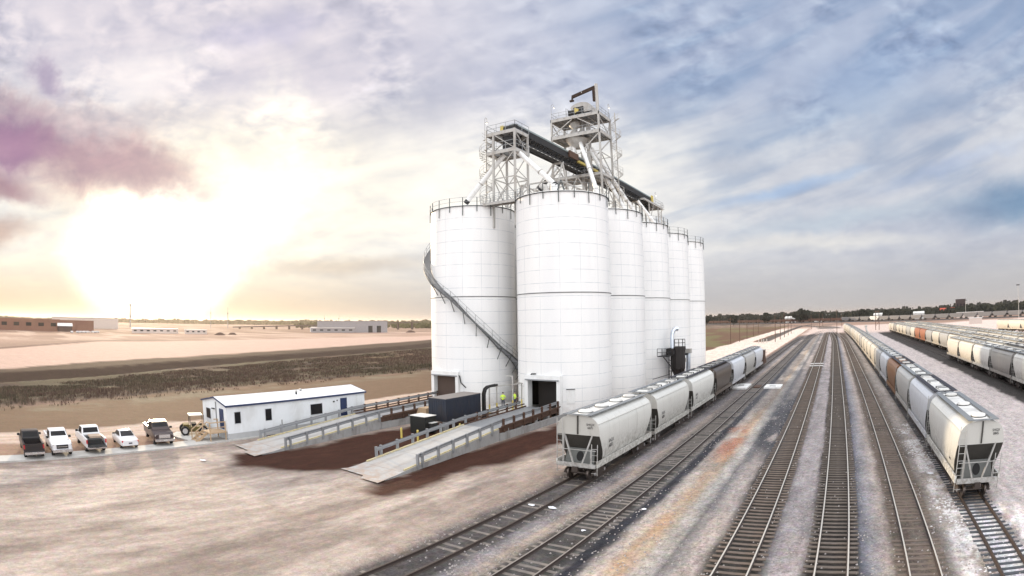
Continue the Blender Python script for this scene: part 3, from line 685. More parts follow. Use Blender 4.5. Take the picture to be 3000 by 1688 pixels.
# railcar mover coupled behind the left train
rm = empty('railcar_mover', (-16.3, 38.05+6*11.88+5.6+3.0, 0), 'rust brown railcar mover half hidden behind the far end of the left train', 'rail vehicle')
MB().box(-1.45, 1.45, -2.2, 2.6, .8, 1.7, rustb).box(-1.5, 1.45, -1.4, .8, 1.7, 3.6, rustb).build('body', None, rm)
MB().box(-1.55, 1.5, -1.5, .9, 3.6, 3.72, steelw).build('roof', None, rm)
MB().beam((1.5, 2.5, .9), (1.5, 2.5, 3.0), .08, None, steelw).beam((1.5, 2.5, 3.), (1.5, .9, 3.), .08, None, steelw).build('handrail', None, rm)
for y in (-1.3, 1.5): wheelset_mb(y).build('wheelset', None, rm)

# ------------------------------------------------------------------ silos
R, SP, HS = 5.65, 12.15, 25.3
def silo_mat():
    m = bpy.data.materials.new('white_steel_plate_silo_paint'); m.use_nodes = True; G = NG(m.node_tree)
    b = G.n('ShaderNodeBsdfPrincipled'); G.nt.links.new(b.outputs[0], G.n('ShaderNodeOutputMaterial').inputs[0])
    tc = G.n('ShaderNodeTexCoord').outputs['Object']; x, y, z = G.sep(tc)
    wob = G.noise(tc, 2.5, 3, .6)
    th = G.m('MULTIPLY', G.m('ARCTAN2', y, x), 15/(2*pi))
    def line(v, w):
        fr = G.m('ABSOLUTE', G.m('SUBTRACT', G.m('FRACT', G.m('ADD', v, 100.27)), .5))
        return G.ss(fr, w, w*.25)
    h = G.m('MULTIPLY', line(G.m('DIVIDE', z, 1.473), .026), G.ss(G.noise(G.scale(tc, (1, 1, .4)), 1.1, 3), .35, .6, .35, 1.))
    v = G.m('MULTIPLY', line(th, .014), G.ss(G.noise(G.scale(tc, (1, 1, .25)), 1.7, 3), .35, .6, .2, .8))
    base = G.mix(G.ss(G.noise(G.scale(tc, (1, 1, .12)), .5, 6, .6), .35, .7), (.84, .84, .835), (.78, .785, .79))
    c = G.mix(G.m('MULTIPLY', G.m('MAXIMUM', h, v), .75), base, (.36, .41, .46))
    low = G.m('MULTIPLY', G.ss(z, 2.2, .0), G.ss(wob, .3, .6)); c = G.mix(G.m('MULTIPLY', low, .45), c, (.45, .40, .36))
    drip = G.m('MULTIPLY', G.ss(z, HS-3.2, HS), G.ss(G.noise(G.scale(tc, (1, 1, .05)), 2.4, 5, .7), .52, .72)); c = G.mix(G.m('MULTIPLY', drip, .28), c, (.45, .42, .38))
    G.put(b.inputs['Base Color'], c); b.inputs['Roughness'].default_value = .38; b.inputs['Specular IOR Level'].default_value = .35
    bn = G.n('ShaderNodeBump'); bn.inputs['Strength'].default_value = .25; bn.inputs['Distance'].default_value = .05
    G.put(bn.inputs['Height'], G.m('ADD', G.noise(tc, .7, 4, .5), G.m('MULTIPLY', G.m('MAXIMUM', h, v), -.3))); G.nt.links.new(bn.outputs[0], b.inputs['Normal'])
    return m
silom = silo_mat(); rimm = mat('dark_green_grey_steel', (.075, .085, .085), .6, .3, .25, 3)
railg = mat('silo_top_railing_steel', (.33, .34, .35), .5, .4, .15, 3)
def silo(x, y, label, door=None, stair=False, nm='grain_silo'):
    r = empty(nm, (x, y, -.1), label, 'silo', 'white steel grain silos')
    H_ = HS+.1
    mb = MB()
    if door:                                 # shell with a real doorway facing the ramp
        dxl, dxr, dz = door; n = 96
        def cols(a): return (R*cos(a), R*sin(a))
        angs = [2*pi*i/n for i in range(n)]
        vs = []; fs = []
        aL, aR = pi+math.acos(max(-1, min(1, -dxl/R))), None
        a0 = -math.acos(dxl/R); a1 = -math.acos(dxr/R)     # angles on the -y side (dxl<dxr)
        a0, a1 = (a0, a1) if a0 < a1 else (a1, a0)
        full = [a1+(a0+2*pi-a1)*i/88 for i in range(89)]
        mb.add([(R*cos(a), R*sin(a), z) for a in full for z in (0, H_)], [(2*i, 2*i+2, 2*i+3, 2*i+1) for i in range(88)], silom, True)
        dd = [a0+(a1-a0)*i/10 for i in range(11)]
        mb.add([(R*cos(a), R*sin(a), z) for a in dd for z in (dz, H_)], [(2*i, 2*i+2, 2*i+3, 2*i+1) for i in range(10)], silom, True)
        mb.lathe([(R-.05, 0), (R-.05, H_)], (0, 0, 0), 48, dark, True, a1+.02, a0+2*pi-.02)
    else: mb.lathe([(R, 0), (R, H_)], (0, 0, 0), 96, silom)
    mb.build('shell', silom, r)
    MB().lathe([(R+.03, H_-.02), (R+.13, H_), (R+.13, H_+.1), (R+.02, H_+.12), (.4, H_+.72), (0, H_+.72)], (0, 0, 0), 64, silom).build('roof', None, r)
    MB().lathe([(R, H_-.03), (R+.15, H_-.02), (R+.15, H_+.04), (R, H_+.05)], (0, 0, 0), 96, rimm).build('top_rim', None, r)
    MB().lathe([(R, 13.95), (R+.06, 13.95), (R+.06, 14.02), (R, 14.03)], (0, 0, 0), 96, rimm).build('stiffener_band', None, r)
    rl = MB()
    for h in (.55, 1.08): rl.lathe([(R+.16, H_+h-.02), (R+.2, H_+h), (R+.16, H_+h+.02)], (0, 0, 0), 64, railg)
    rl.build('railing', None, r); rg = r.children[-1]
    for i in range(20):
        a = 2*pi*(i+.35)/20; c, s = cos(a), sin(a)
        p = MB().beam(((R+.14)*c, (R+.14)*s, H_-(1.25 if i % 2 == 0 else .75)), ((R+.14)*c, (R+.14)*s, H_+1.1), .075, .075, rimm if i % 2 == 0 else rimm)
        p.build('stanchion', None, rg)
    return r
SX = -31.54; SY = 59.64; BX = -45.2
fl = ['right front white silo with a doorway, nearest the camera', 'white silo right behind the nearest one in the row beside the train', 'middle white silo of the row beside the train', 'fourth white silo of the row beside the train', 'farthest white silo at the right end of the row']
for i in range(5): silo(SX, SY+i*SP, fl[i], (-1.75, 1.95, 4.75) if i == 0 else None)
silo(BX, SY, 'left front white silo wrapped by a spiral stairway', (-2.15, 1.35, 4.45)); sA = COL.objects['grain_silo.005']
silo(BX, SY+SP, 'white silo just visible in the gap between the two front silos')

def door_parts(root_x, root_y, xl, xr, zt_, zb, par):
    """white portal frame standing proud of the curved shell, dark roll-up door set back"""
    yf = -sqrt(R*R-max(abs(xl), abs(xr))**2)
    f = MB(); yo = -R-.12
    for x0, x1 in ((xl-.45, xl), (xr, xr+.45)): f.box(x0, x1, yo, yf+.5, 0, zt_+.1, portal)
    f.box(xl-.45, xr+.45, yo-.02, yf+.5, zt_+.1, zt_+.6, portal).box(xl-.3, xr+.3, yo-.16, yo-.02, zt_+.02, zt_+.16, steelg)
    return f.build('door_frame', None, par)
silB = COL.objects['grain_silo']
door_parts(0, 0, -1.75, 1.95, 4.15, 1, silB); door_parts(0, 0, -2.15, 1.35, 4.05, 1, sA)
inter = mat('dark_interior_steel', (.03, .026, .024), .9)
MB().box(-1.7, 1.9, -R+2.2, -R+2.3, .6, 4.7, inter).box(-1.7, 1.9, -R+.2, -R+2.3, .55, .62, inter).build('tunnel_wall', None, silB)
shut = mat('brown_slatted_door', (.07, .045, .035), .8, 0, .3, 2, stretch=(8, 1, 1))
MB().box(-2.1, 1.3, -R+.55, -R+.62, .6, 4.4, shut).build('door', None, sA)
# small hatches, boxes at silo feet
_T = Matrix.Rotation(radians(-56), 4, 'Z'); sm = MB().box(R-.1, R+.06, -.45, .45, 1.6, 3.2, portal, _T).box(R-.1, R+.16, -.5, .5, 3.2, 3.25, dark, _T); sm.build('access_hatch', None, silB)
# spiral stairs wrapped round the left front silo
stairg = mat('stair_steel', (.11, .115, .12), .6, .2, .2, 3)
st = empty('spiral_stairway', (BX, SY, -.1), 'grey steel stairway spiralling round the left front silo', 'stairway')
A0, A1, Z0, Z1 = 32., -222., 3.4, 24.5
ang = [(12, 5.2), (-21.7, 7.6), (-46.6, 10.2), (-77.3, 13.55), (-123.6, 17.1), (-170, 21.0), (-222, 25.3)]
def sz(a): return float(np.interp(-a, [-q[0] for q in ang], [q[1] for q in ang]))
aa = np.arange(32, -215, -1.15); tr = MB(); 
def szz(a): return 5.2-(a-12)*.069 if a > 12 else sz(a)
for a in aa:
    t = radians(a); z = szz(a)
    T = Matrix.Translation((0, 0, z)) @ Matrix.Rotation(t, 4, 'Z'); tr.box(R+.12, R+.98, -.14, .14, -.02, .03, steelg, T)
tag(tr.build('tread', None, st), kind='stuff')
for rr_, nm in ((R+1.0, 'stringer'), (R+.1, 'stringer')):
    s_ = MB(); pp = [(rr_*cos(radians(a)), rr_*sin(radians(a)), szz(a)) for a in np.arange(32, -216, -4)]
    for p, q in zip(pp[:-1], pp[1:]): s_.beam(p, q, .05, .2, stairg)
    s_.build(nm, None, st)
hr = MB()
for h in (.55, 1.05):
    pp = [((R+1.02)*cos(radians(a)), (R+1.02)*sin(radians(a)), szz(a)+h) for a in np.arange(32, -216, -4)]; hr.tube(pp, .025, 5, railg)
for a in np.arange(30, -216, -9): hr.beam(((R+1.02)*cos(radians(a)), (R+1.02)*sin(radians(a)), szz(a)), ((R+1.02)*cos(radians(a)), (R+1.02)*sin(radians(a)), szz(a)+1.05), .045, None, railg)
hr.build('handrail', None, st)
for a in np.arange(20, -216, -14):
    t = radians(a); z = szz(a); c, s = cos(t), sin(t)
    MB().beam(((R+.98)*c, (R+.98)*s, z-.1), (R*c, R*s, z-1.5), .07, None, rimm).beam(((R+.98)*c, (R+.98)*s, z-.12), (R*c, R*s, z-.12), .07, None, rimm).build('bracket', None, st)

# ------------------------------------------------------------------ head house tower, conveyor, platforms
CX = -38.4
def rail_run(mb, pts, h=1.07, m=None, step=1.4, t=.045):
    m = m or railg
    for p, q in zip(pts[:-1], pts[1:]):
        p, q = Vector(p), Vector(q)
        for hh in (h, h*.5): mb.beam(p+Vector((0, 0, hh)), q+Vector((0, 0, hh)), t, None, m)
        n = max(1, round((q-p).length/step))
        for i in range(n+1): w = p.lerp(q, i/n); mb.beam(w, w+Vector((0, 0, h)), t, None, m)
    return mb
def spiral(root, x, y, z0, z1, r, turns_per_m=.36, a0=0., dirn=1):
    col_ = MB().tube([(x, y, z0), (x, y, z1+1.0)], .09, 8, steelw); col_.build('stair_column', None, root)
    s = MB(); n = int((z1-z0)/.2)
    for i in range(n):
        z = z0+(z1-z0)*i/n; a = a0+dirn*2*pi*turns_per_m*(z-z0)
        c, q = cos(a), sin(a); c2, q2 = cos(a+.33), sin(a+.33)
        s.add([(x, y, z), (x+r*c, y+r*q, z), (x+r*c2, y+r*q2, z), (x, y, z+.035), (x+r*c, y+r*q, z+.035), (x+r*c2, y+r*q2, z+.035)], [(2, 1, 0), (3, 4, 5), (0, 1, 4, 3), (1, 2, 5, 4), (2, 0, 3, 5)], steelw)
    s.build('stair_flight', None, root)
    h = MB(); N = int((z1-z0)*8)
    for k in (.95, .5): h.tube([(x+r*cos(a0+dirn*2*pi*turns_per_m*(z1-z0)*i/N), y+r*sin(a0+dirn*2*pi*turns_per_m*(z1-z0)*i/N), z0+(z1-z0)*i/N+k) for i in range(N+1)], .022, 5, steelw)
    for i in range(0, n, 2):
        z = z0+(z1-z0)*i/n; a = a0+dirn*2*pi*turns_per_m*(z-z0); h.beam((x+r*cos(a), y+r*sin(a), z), (x+r*cos(a), y+r*sin(a), z+.95), .03, None, steelw)
    h.build('stair_handrail', None, root)
def lampost(root, x, y, z, h=2.6, dirx=1., diry=0.):
    p = [(x, y, z), (x, y, z+h*.85)]+[(x+dirx*.3*(1-cos(t)), y+diry*.3*(1-cos(t)), z+h*.85+.35*sin(t)) for t in np.linspace(.2, pi, 8)]
    q = p[-1]; p.append((q[0], q[1], q[2]-.25))
    o = MB().tube(p, .035, 6, steelg).build('lamp_post', None, root)
    MB().lathe([(.06, .12), (.22, -.02), (0, -.02)], (q[0], q[1], q[2]-.3), 10, steelw).ball((q[0], q[1], q[2]-.36), .12, None, .1, 8, lampw).build('lamp', None, o)
def deck(root, x0, x1, y0, y1, z, th=.42, name='deck'):
    d = MB().box(x0, x1, y0, y1, z-.06, z, steelg)
    for y in (y0+.06, y1-.06): d.beam((x0, y, z-.06-th/2), (x1, y, z-.06-th/2), .12, th, steelw)
    for x in (x0+.06, x1-.06): d.beam((x, y0, z-.06-th/2), (x, y1, z-.06-th/2), .12, th, steelw)
    n = int((x1-x0)/1.2)
    for i in range(1, n): d.beam((x0+(x1-x0)*i/n, y0, z-.2), (x0+(x1-x0)*i/n, y1, z-.2), .08, .2, steelw)
    return d.build(name, None, root)
def at0(o, par):   # world coordinates inside a root placed elsewhere
    o.location = Vector(o.location)-Vector(par.location); return o
def shift_children(root):
    for c in root.children: c.location = Vector(c.location)-Vector(root.location)
# left tower
lt = empty('conveyor_tower', (CX, 58.8, 25), 'slim white tower with spiral stair at the left end of the conveyor', 'steel tower', 'steel towers on the silos')
x0, x1, y0, y1 = CX-1.64, CX+1.64, 57.25, 60.35
for x in (x0, x1):
    for y in (y0, y1): MB().beam((x, y, 22.5), (x, y, 35.3), .24, .24, steelw).build('leg', None, lt)
bb = MB(); zs_ = [25.3, 28.9, 32.4]
for a, b_ in (((x0, y0), (x1, y0)), ((x1, y0), (x1, y1)), ((x1, y1), (x0, y1)), ((x0, y1), (x0, y0))):
    bb.beam((*a, 28.9), (*b_, 28.9), .13, None, steelw).beam((*a, 25.3), (*b_, 28.9), .1, None, steelw).beam((*b_, 25.3), (*a, 28.9), .1, None, steelw)
    bb.beam((*a, 28.9), (*b_, 32.4), .1, None, steelw).beam((*b_, 32.6), (*a, 35.0), .1, None, steelw)
each(bb, 'brace', lt)
deck(lt, x0-1.1, x1+.1, y0-.1, y1+.3, 35.3); deck(lt, x0-1.1, x1+.1, y0-.1, y1+.3, 32.7)
rl = MB(); 
for z in (35.3, 32.7): rail_run(MB(), [(x0-1., y1+.25, z), (x0-1., y0-.05, z), (x1+.1, y0-.05, z), (x1+.1, y1+.25, z)]).build('railing', None, lt)
spiral(lt, x0-1.95, 58.4, 25.3, 35.3, .95, .33, 1.0)
lampost(lt, x0-1.5, 57.4, 35.3, 2.6, 0, .8)
MB().tube([(CX-.9, 58.9, 36.0), (CX+1.0, 58.9, 36.0)], .48, 14, dark).box(CX-1.35, CX-.9, 58.4, 59.4, 35.4, 36.5, yellow).build('drive_drum', None, lt)
MB().box(CX-.5, CX+.8, 57.7, 59.4, 32.8, 34.6, dark).build('drive_box', None, lt)
shift_children(lt)
# roof bridge between the two front silos
br = empty('roof_bridge', (CX, 57, 25.3), 'short grated walkway linking the tops of the two front silos', 'walkway')
deck(br, -41.2, -35.6, 55.9, 57.1, 25.6, .3); [rail_run(MB(), [(-41.2, q, 25.6), (-35.6, q, 25.6)]).build('railing', None, br) for q in (55.95, 57.05)]; shift_children(br)
# conveyor gallery
cv = empty('conveyor_gallery', (CX, 60, 34), 'long dark enclosed belt conveyor running above the silos', 'conveyor')
ya, yb = 59.4, 112.5
hoodm = mat('grey_green_conveyor_cover', (.20, .24, .235), .5, .3, .15, 2)
MB().prism([(CX-.85, 36.35), (CX-.6, 36.75), (CX, 36.9), (CX+.6, 36.75), (CX+.85, 36.35)], ya, yb, 'y', hoodm).build('cover', None, cv)
MB().prism([(CX-.83, 35.5), (CX-.83, 36.33), (CX+.83, 36.33), (CX+.83, 35.5)], ya, yb, 'y', dark).build('belt_box', None, cv)
tb = MB()
for s in (-1, 1):
    x = CX+s*.80
    tb.beam((x, ya, 34.35), (x, yb, 34.35), .14, .18, dark).beam((x, ya, 35.42), (x, yb, 35.42), .12, .16, dark)
    y = ya; k = 0
    while y < yb-1.2:
        tb.beam((x, y, 34.4), (x, y+1.2, 35.4), .07, None, dark).beam((x, y+1.2, 34.4), (x, y, 35.4), .05, None, dark).beam((x, y, 34.4), (x, y, 35.4), .07, None, dark); y += 1.2
tb.box(CX-.75, CX+.3, ya, yb, 34.42, 34.46, dark)
tb.build('truss', None, cv)
MB().box(CX+.6, CX+1.15, 76.5, 84., 35.4, 35.75, yellow).box(CX+.95, CX+1.2, 73.5, 76.5, 35.6, 36.6, rustb).build('loading_skirt', None, cv)
shift_children(cv)
# inclined supports of the conveyor
for i, (y, w_) in enumerate(((71.8, 2.9), (95., 2.2), (104.5, 1.8))):
    o = empty('support_bent', (CX, y, 25.4), ['white A shaped bent under the conveyor between the two towers', 'white bent under the conveyor right of the tall tower', 'white bent under the conveyor near its far platform'][i], 'support frame', 'bents under the conveyor')
    for s in (-1, 1):
        MB().beam((CX+s*.7, y, 34.3), (CX+s*w_, y-.2, 23.5), .22, None, steelw).build('leg', None, o)
        if i == 0: MB().beam((CX+s*.7, y, 34.3), (CX+s*w_, y-7.5, 25.), .20, None, steelw).build('strut', None, o)
    each(MB().beam((CX-.9, y, 34.25), (CX+.9, y, 34.25), .25, .3, steelw).beam((CX-1.6, y, 29.5), (CX+1.6, y, 29.5), .14, None, steelw).beam((CX-w_*.8, y, 26.5), (CX+1.2, y, 29.5), .1, None, steelw).beam((CX+w_*.8, y, 26.5), (CX-1.2, y, 29.5), .1, None, steelw), 'brace', o)
    shift_children(o)
# tall head house tower
ht = empty('headhouse_tower', (CX, 80.6, 25), 'tall white headhouse tower with two decks and a small jib crane on top', 'steel tower', 'steel towers on the silos')
x0, x1, y0, y1 = CX-4.45, CX+4.2, 78.3, 82.9
for x in (x0, x1):
    for y in (y0, y1): MB().beam((x, y, 22.5), (x, y, 44.1), .28, .28, steelw).build('leg', None, ht)
deck(ht, x0-.15, x1+.15, y0-.15, y1+.15, 44.2, .5); deck(ht, x0-.15, x1+.15, y0-.15, y1+.15, 41.1, .55)
wk = deck(ht, x0-.1, x1+.1, y0, y1, 33.9, .4, 'lower_frame')
cb = MB()
for y in (y0, y1):
    cb.beam((x0, y, 41.2), (CX-.6, y, 43.6), .14, None, steelw).beam((x1, y, 41.2), (CX+.4, y, 43.6), .14, None, steelw).beam((x0, y, 43.4), (x0+2.6, y, 41.2), .12, None, steelw)
    cb.beam((x1, y, 40.5), (CX+.6, y, 37.4), .15, None, steelw).beam((x0, y, 34.), (CX-1, y, 37.4), .15, None, steelw).beam((CX-1, y, 37.4), (x1, y, 37.4), .1, None, steelw)
    cb.beam((x0, y, 25.5), (CX, y, 33.6), .16, None, steelw).beam((x1, y, 25.5), (CX, y, 33.6), .16, None, steelw).beam((x0, y, 29.6), (x1, y, 29.6), .12, None, steelw)
for x in (x0, x1):
    cb.beam((x, y0, 43.5), (x, y1-1.2, 41.3), .12, None, steelw).beam((x, y1, 43.6), (x, y1-1.2, 41.3), .12, None, steelw)
    cb.beam((x, y1, 40.5), (x, y0, 37.3), .13, None, steelw).beam((x, y0, 37.2), (x, y1, 34.2), .13, None, steelw).beam((x, y0, 37.2), (x, y1, 37.2), .12, None, steelw)
    cb.beam((x, y0, 33.5), (x, y1, 29.6), .13, None, steelw).beam((x, y1, 33.5), (x, y0, 29.6), .13, None, steelw).beam((x, y0, 25.6), (x, y1, 29.6), .13, None, steelw).beam((x, y0, 29.6), (x, y1, 29.6), .12, None, steelw)
each(cb, 'brace', ht)
rl = MB()
for z in (44.2, 41.1): rail_run(MB(), [(x0, y0, z), (x1, y0, z), (x1, y1, z), (x0, y1, z), (x0, y0, z)]).build('railing', None, ht)
rail_run(MB(), [(x0, y0, 33.9), (x1, y0, 33.9), (x1, y1, 33.9)]).build('railing', None, ht)
spiral(ht, x1+.95, y1+.1, 25.3, 44.2, .85, .30, 2.2, 1)
lampost(ht, x0, y0, 44.2, 2.9, .9, 0); lampost(ht, x1-.0, y1-.3, 44.2, 2.9, 0, .8)
for x in (CX-.2, CX+.9): MB().box(x-.28, x+.28, 80.9, 81.6, 24., 44.2, steelw).build('elevator_leg', None, ht)
dc = MB().lathe([(.8, 0), (1.0, -.7), (.42, -1.2), (.38, -1.7)], (CX-1.1, 80.3, 43.75), 16, steelw, True).lathe([(.35, .1), (1.0, -.85), (1.1, -1.1), (.9, -1.2)], (CX-1.2, 80.2, 42.3), 12, steelw, False)
dc.lathe([(2.0, .0), (1.5, -.7), (.7, -1.5), (0, -1.5)], (CX-.8, 80.3, 40.5), 12, steelw, False); dc.build('distributor', None, ht)
shift_children(ht)
# elevator head on the top deck
eh = empty('elevator_head', (CX+.4, 80.6, 44.2), 'rounded white elevator head with dark motor on the tallest deck', 'machine')
hd = MB(); prof = [(1.9, .8)]+[(1.9*cos(t)+.0, 1.45+1.05*sin(t)) for t in np.linspace(0, pi*.88, 12)]+[(-1.5, 1.1), (-1.3, .8)]
hd.prism([(x*1.05, z*1.1) for x, z in prof], -1.0, 1.0, 'y', steelw); hd.build('hood', None, eh)
MB().box(-1.9, 1.6, -1.0, 1.0, .0, .8, dark).box(-1.2, .6, -1.15, -.85, .85, 1.9, dark).build('base', None, eh)
MB().tube([(-2.1, -.9, 1.15), (-1.2, -.9, 1.15)], .42, 12, dark).box(-2.3, -2.1, -1.1, -.6, .7, 1.6, dark).build('motor', None, eh)
MB().tube([(-.55, -1.25, 1.35), (-.55, -1.0, 1.35)], .32, 14, yellow).box(-1.0, -.75, -1.2, -1.0, .9, 1.8, yellow).build('drive_guard', None, eh)
rail_run(MB(), [(-2.6, -1.3, .0), (-2.6, 1.2, .0)], 2.0).build('access_ladder', None, eh)
# jib crane
jc = empty('jib_crane', (x1-.1, y0+.1, 44.2), 'jib crane with white mast and brown arm on the tallest deck', 'crane')
MB().tube([(0, 0, -.4), (0, 0, 4.9)], .27, 10, steelw).build('mast', None, jc)
tip = Vector((-5.0, 1.0, 3.9)); aw = mat('brown_crane_paint', (.026, .011, .005), .8, 0, .2, 3)
MB().beam((-.25, .05, 4.4), tip, .3, .55, aw).beam((-.5, .1, 4.5), (-.5, .1, 1.9), .5, .4, aw, (0, 1, 0)).beam(tip+Vector((0, 0, .1)), tip+Vector((-.05, 0, -.7)), .2, .2, aw).build('arm', None, jc)
MB().box(tip.x-.45, tip.x+.25, tip.y-.18, tip.y+.18, tip.z-.85, tip.z-.55, aw).build('hoist', None, jc)
MB().box(-3.0, -2.1, .42, .45, 4.05, 4.3, steelw, Matrix.Identity(4)).build('plate', None, jc)
# spouts
sp = [((-39.2, 58.5, 32.4), (-44.3, 57.3, 26.6), 'white spout slanting from the left tower down to the left front silo'), ((-37.1, 58.5, 32.4), (-31.9, 58.5, 27.3), 'white spout slanting from the left tower down to the right front silo'),
      ((-38.6, 80, 40.2), (-32.6, 72.4, 29.6), 'steep white spout from the tall tower to the second silo'), ((-37.9, 81, 39.8), (-32.1, 83.9, 27.2), 'white spout from the tall tower to the middle silo'),
      ((-37.2, 81.5, 39.0), (-33.2, 94.6, 27.0), 'long white spout from the tall tower to the fourth silo'), ((-39.9, 80.2, 39.8), (-43.2, 76.4, 33.), 'white spout on the far left of the tall tower'), ((-39.9, 80., 40.2), (-39.2, 79.6, 36.9), 'short white spout feeding the conveyor'),
      ((CX+.6, 104, 34.3), (-32.5, 106.6, 26.), 'white spout from the conveyor end to the farthest silo')]
for a, b_, lab in sp:
    r_ = empty('grain_spout', a, lab, 'spout', 'white grain spouts'); a, b_ = Vector(a), Vector(b_); dd = b_-a
    MB().tube([(0, 0, 0), dd], .33, 12, portal).build('pipe', None, r_)
    if lab.startswith(('steep', 'white spout slanting from the left tower down to the right')): MB().tube([dd, dd+Vector((0, 0, -3.5))], .45, 12, portal).build('drop_box', None, r_)
    f_ = MB()
    for t in (.62,): f_.tube([dd*t, dd*(t+.02)], .38, 12, steelw)
    f_.build('flange', None, r_)
    if dd.length > 4 and not lab.startswith('steep'): MB().tube([dd*.985, dd*1.05], .36, 10, dark).build('dead_head_box', None, r_)
# far end platform
fp = empty('conveyor_platform', (CX, 112.5, 25), 'small grated platform tower with spiral stair at the far end of the conveyor', 'platform', 'steel towers on the silos')
for x in (CX-1.5, CX+1.5):
    for y in (108.5, 114.5): MB().beam((x, y, 23), (x, y, 35.), .2, None, steelw).build('leg', None, fp)
deck(fp, CX-1.7, CX+1.7, 105.2, 117.6, 35.1, .35); deck(fp, CX-1.7, CX+1.7, 108.4, 115.5, 30.5, .3)
rail_run(MB(), [(CX+1.7, 112, 35.1), (CX+1.7, 117.6, 35.1), (CX-1.7, 117.6, 35.1), (CX-1.7, 110, 35.1)]).build('railing', None, fp); rail_run(MB(), [(CX+1.7, 108.5, 30.5), (CX+1.7, 115.5, 30.5), (CX-1.7, 115.5, 30.5)]).build('railing', None, fp)
cb = MB()
for x in (CX-1.5, CX+1.5): cb.beam((x, 108.5, 30.5), (x, 111.5, 34.8), .12, None, steelw).beam((x, 108.5, 26), (x, 114.5, 30.4), .12, None, steelw)
each(cb, 'brace', fp)
spiral(fp, CX+1.0, 118.4, 25.3, 35.1, .8, .3, 0.4); lampost(fp, CX+1.6, 112.5, 35.1, 2.6, .2, .8)
MB().tube([(CX-.6, 112.3, 35.9), (CX+.8, 112.3, 35.9)], .45, 12, dark).box(CX+.85, CX+1.1, 111.9, 112.9, 35.2, 36.9, yellow).build('tail_pulley', None, fp)
MB().lathe([(.9, 0), (.35, -1.6)], (CX, 111.5, 34.8), 8, dark, False).build('hopper', None, fp)
shift_children(fp)
# roof frames seen above the silo tops
rf = empty('roof_frame', (CX, 73, 25.3), 'low white lattice frame on the roof between the towers', 'support frame')
m_ = MB()
for x in (CX-3, CX+3):
    m_.beam((x, 66, 30), (x, 78.2, 30), .2, None, steelw).beam((x, 66, 28.6), (x, 78.2, 28.6), .12, None, steelw)
    for i in range(6): m_.beam((x, 66+i*2.03, 30 if i % 2 else 28.6), (x, 68.03+i*2.03, 28.6 if i % 2 else 30), .1, None, steelw)
    for y in (66, 72, 78): m_.beam((x, y, 24), (x, y, 30), .2, None, steelw)
for y in (66, 70, 74, 78): m_.beam((CX-3, y, 30), (CX+3, y, 30), .14, None, steelw)
m_.build('lattice', None, rf); shift_children(rf)
for i, (x, y) in enumerate(((-34.4, 56.9), (-30.6, 56.2), (-31.2, 56.0))):
    if i == 0: continue
vent = empty('roof_vent', (-32.2, 57.0, 25.5), 'white gooseneck vent with dark mouth on the nearest silo roof', 'vent')
MB().tube([(0, 0, 0), (0, 0, .9), (-.15, 0, 1.25), (-.5, 0, 1.35), (-.8, 0, 1.2)], .33, 10, steelw).build('duct', None, vent); MB().tube([(-.78, 0, 1.22), (-1.0, 0, 1.05)], .4, 10, dark).build('mouth', None, vent)
tri = empty('roof_tripod', (-30.4, 57.2, 25.4), 'dark inverted V frame standing on the nearest silo roof', 'support frame')
MB().beam((-.7, 0, 0), (0, .2, 2.0), .14, None, rimm).beam((.7, 0, 0), (0, .2, 2.0), .14, None, rimm).build('leg', None, tri)

# ------------------------------------------------------------------ dust collector by the fourth silo
fb = empty('dust_collector', (-24.2, 83, -.1), 'dark dust collector with cone bottom, railed top and silver duct, beside the middle silo', 'dust collector')
dkb = mat('dark_bronze_paint', (.016, .012, .012), .6, .1, .25, 2, (.035, .03, .03), 1.5, .5)
MB().lathe([(0, 6.5), (1.18, 6.5), (1.18, 3.15), (.3, 1.5), (.12, 1.3), (0, 1.3)], (0, 0, 0), 12, dkb, False).lathe([(1.2, 6.0), (1.26, 6.0), (1.26, 6.5), (1.2, 6.5)], (0, 0, 0), 12, dkb, False).build('body', None, fb)
for a in range(4):
    t = pi/4+a*pi/2; MB().beam((1.12*cos(t), 1.12*sin(t), 0), (1.12*cos(t), 1.12*sin(t), 3.4), .13, None, dkb).build('leg', None, fb)
rl = MB(); ring = [(1.15*cos(t), 1.15*sin(t), 6.5) for t in np.linspace(-pi*.55, pi*.75, 8)]; rail_run(rl, ring, 1.1, dark, .8); rl.build('top_railing', None, fb)
pl_ = MB().box(-1.9, -.4, -4.5, -.9, 5.2, 5.3, dark).box(-1.3, -.3, -2.0, -.7, 5.3, 6.3, dkb); pl_.beam((-1.0, -4.3, 5.2), (-.4, -1.1, 3.0), .1, None, dark); pl_.build('side_platform', None, fb)
rail_run(MB(), [(-1.9, -4.5, 5.3), (-.4, -4.5, 5.3), (-.4, -2.4, 5.3)], 1.1, dark, .7, .07).build('side_railing', None, fb)
ld = MB()
for y in (-3.3, -2.7): ld.beam((-.5, y, 0), (-.5, y, 5.2), .07, None, dark)
for z in np.arange(.3, 5.2, .4): ld.beam((-.5, -3.3, z), (-.5, -2.7, z), .05, None, dark)
for z in np.arange(2.2, 5.1, .8): ld.tube([(-.5+.42*sin(t), -3.0-.42*cos(t), z) for t in np.linspace(0, pi, 7)], .03, 4, dark)
ld.build('caged_ladder', None, fb)
ductm = mat('silver_duct', (.62, .68, .76), .3, .8, .15, 2)
MB().tube([(-.6, -1.1, 5.4), (-.6, -1.1, 8.3), (-.5, -.9, 8.9), (-.2, -.6, 9.25), (.1, -.3, 9.2)], .32, 14, ductm).build('exhaust_duct', None, fb)
MB().tube([(.6, 1.1, 5.2), (.9, 2.6, 5.2)], .18, 8, dark).tube([(.9, 2.8, 5.6), (.9, 2.8, 0)], .38, 12, ductm).box(.4, 1.4, 2.3, 3.3, 5.3, 6.0, steelw).build('inlet_duct', None, fb)
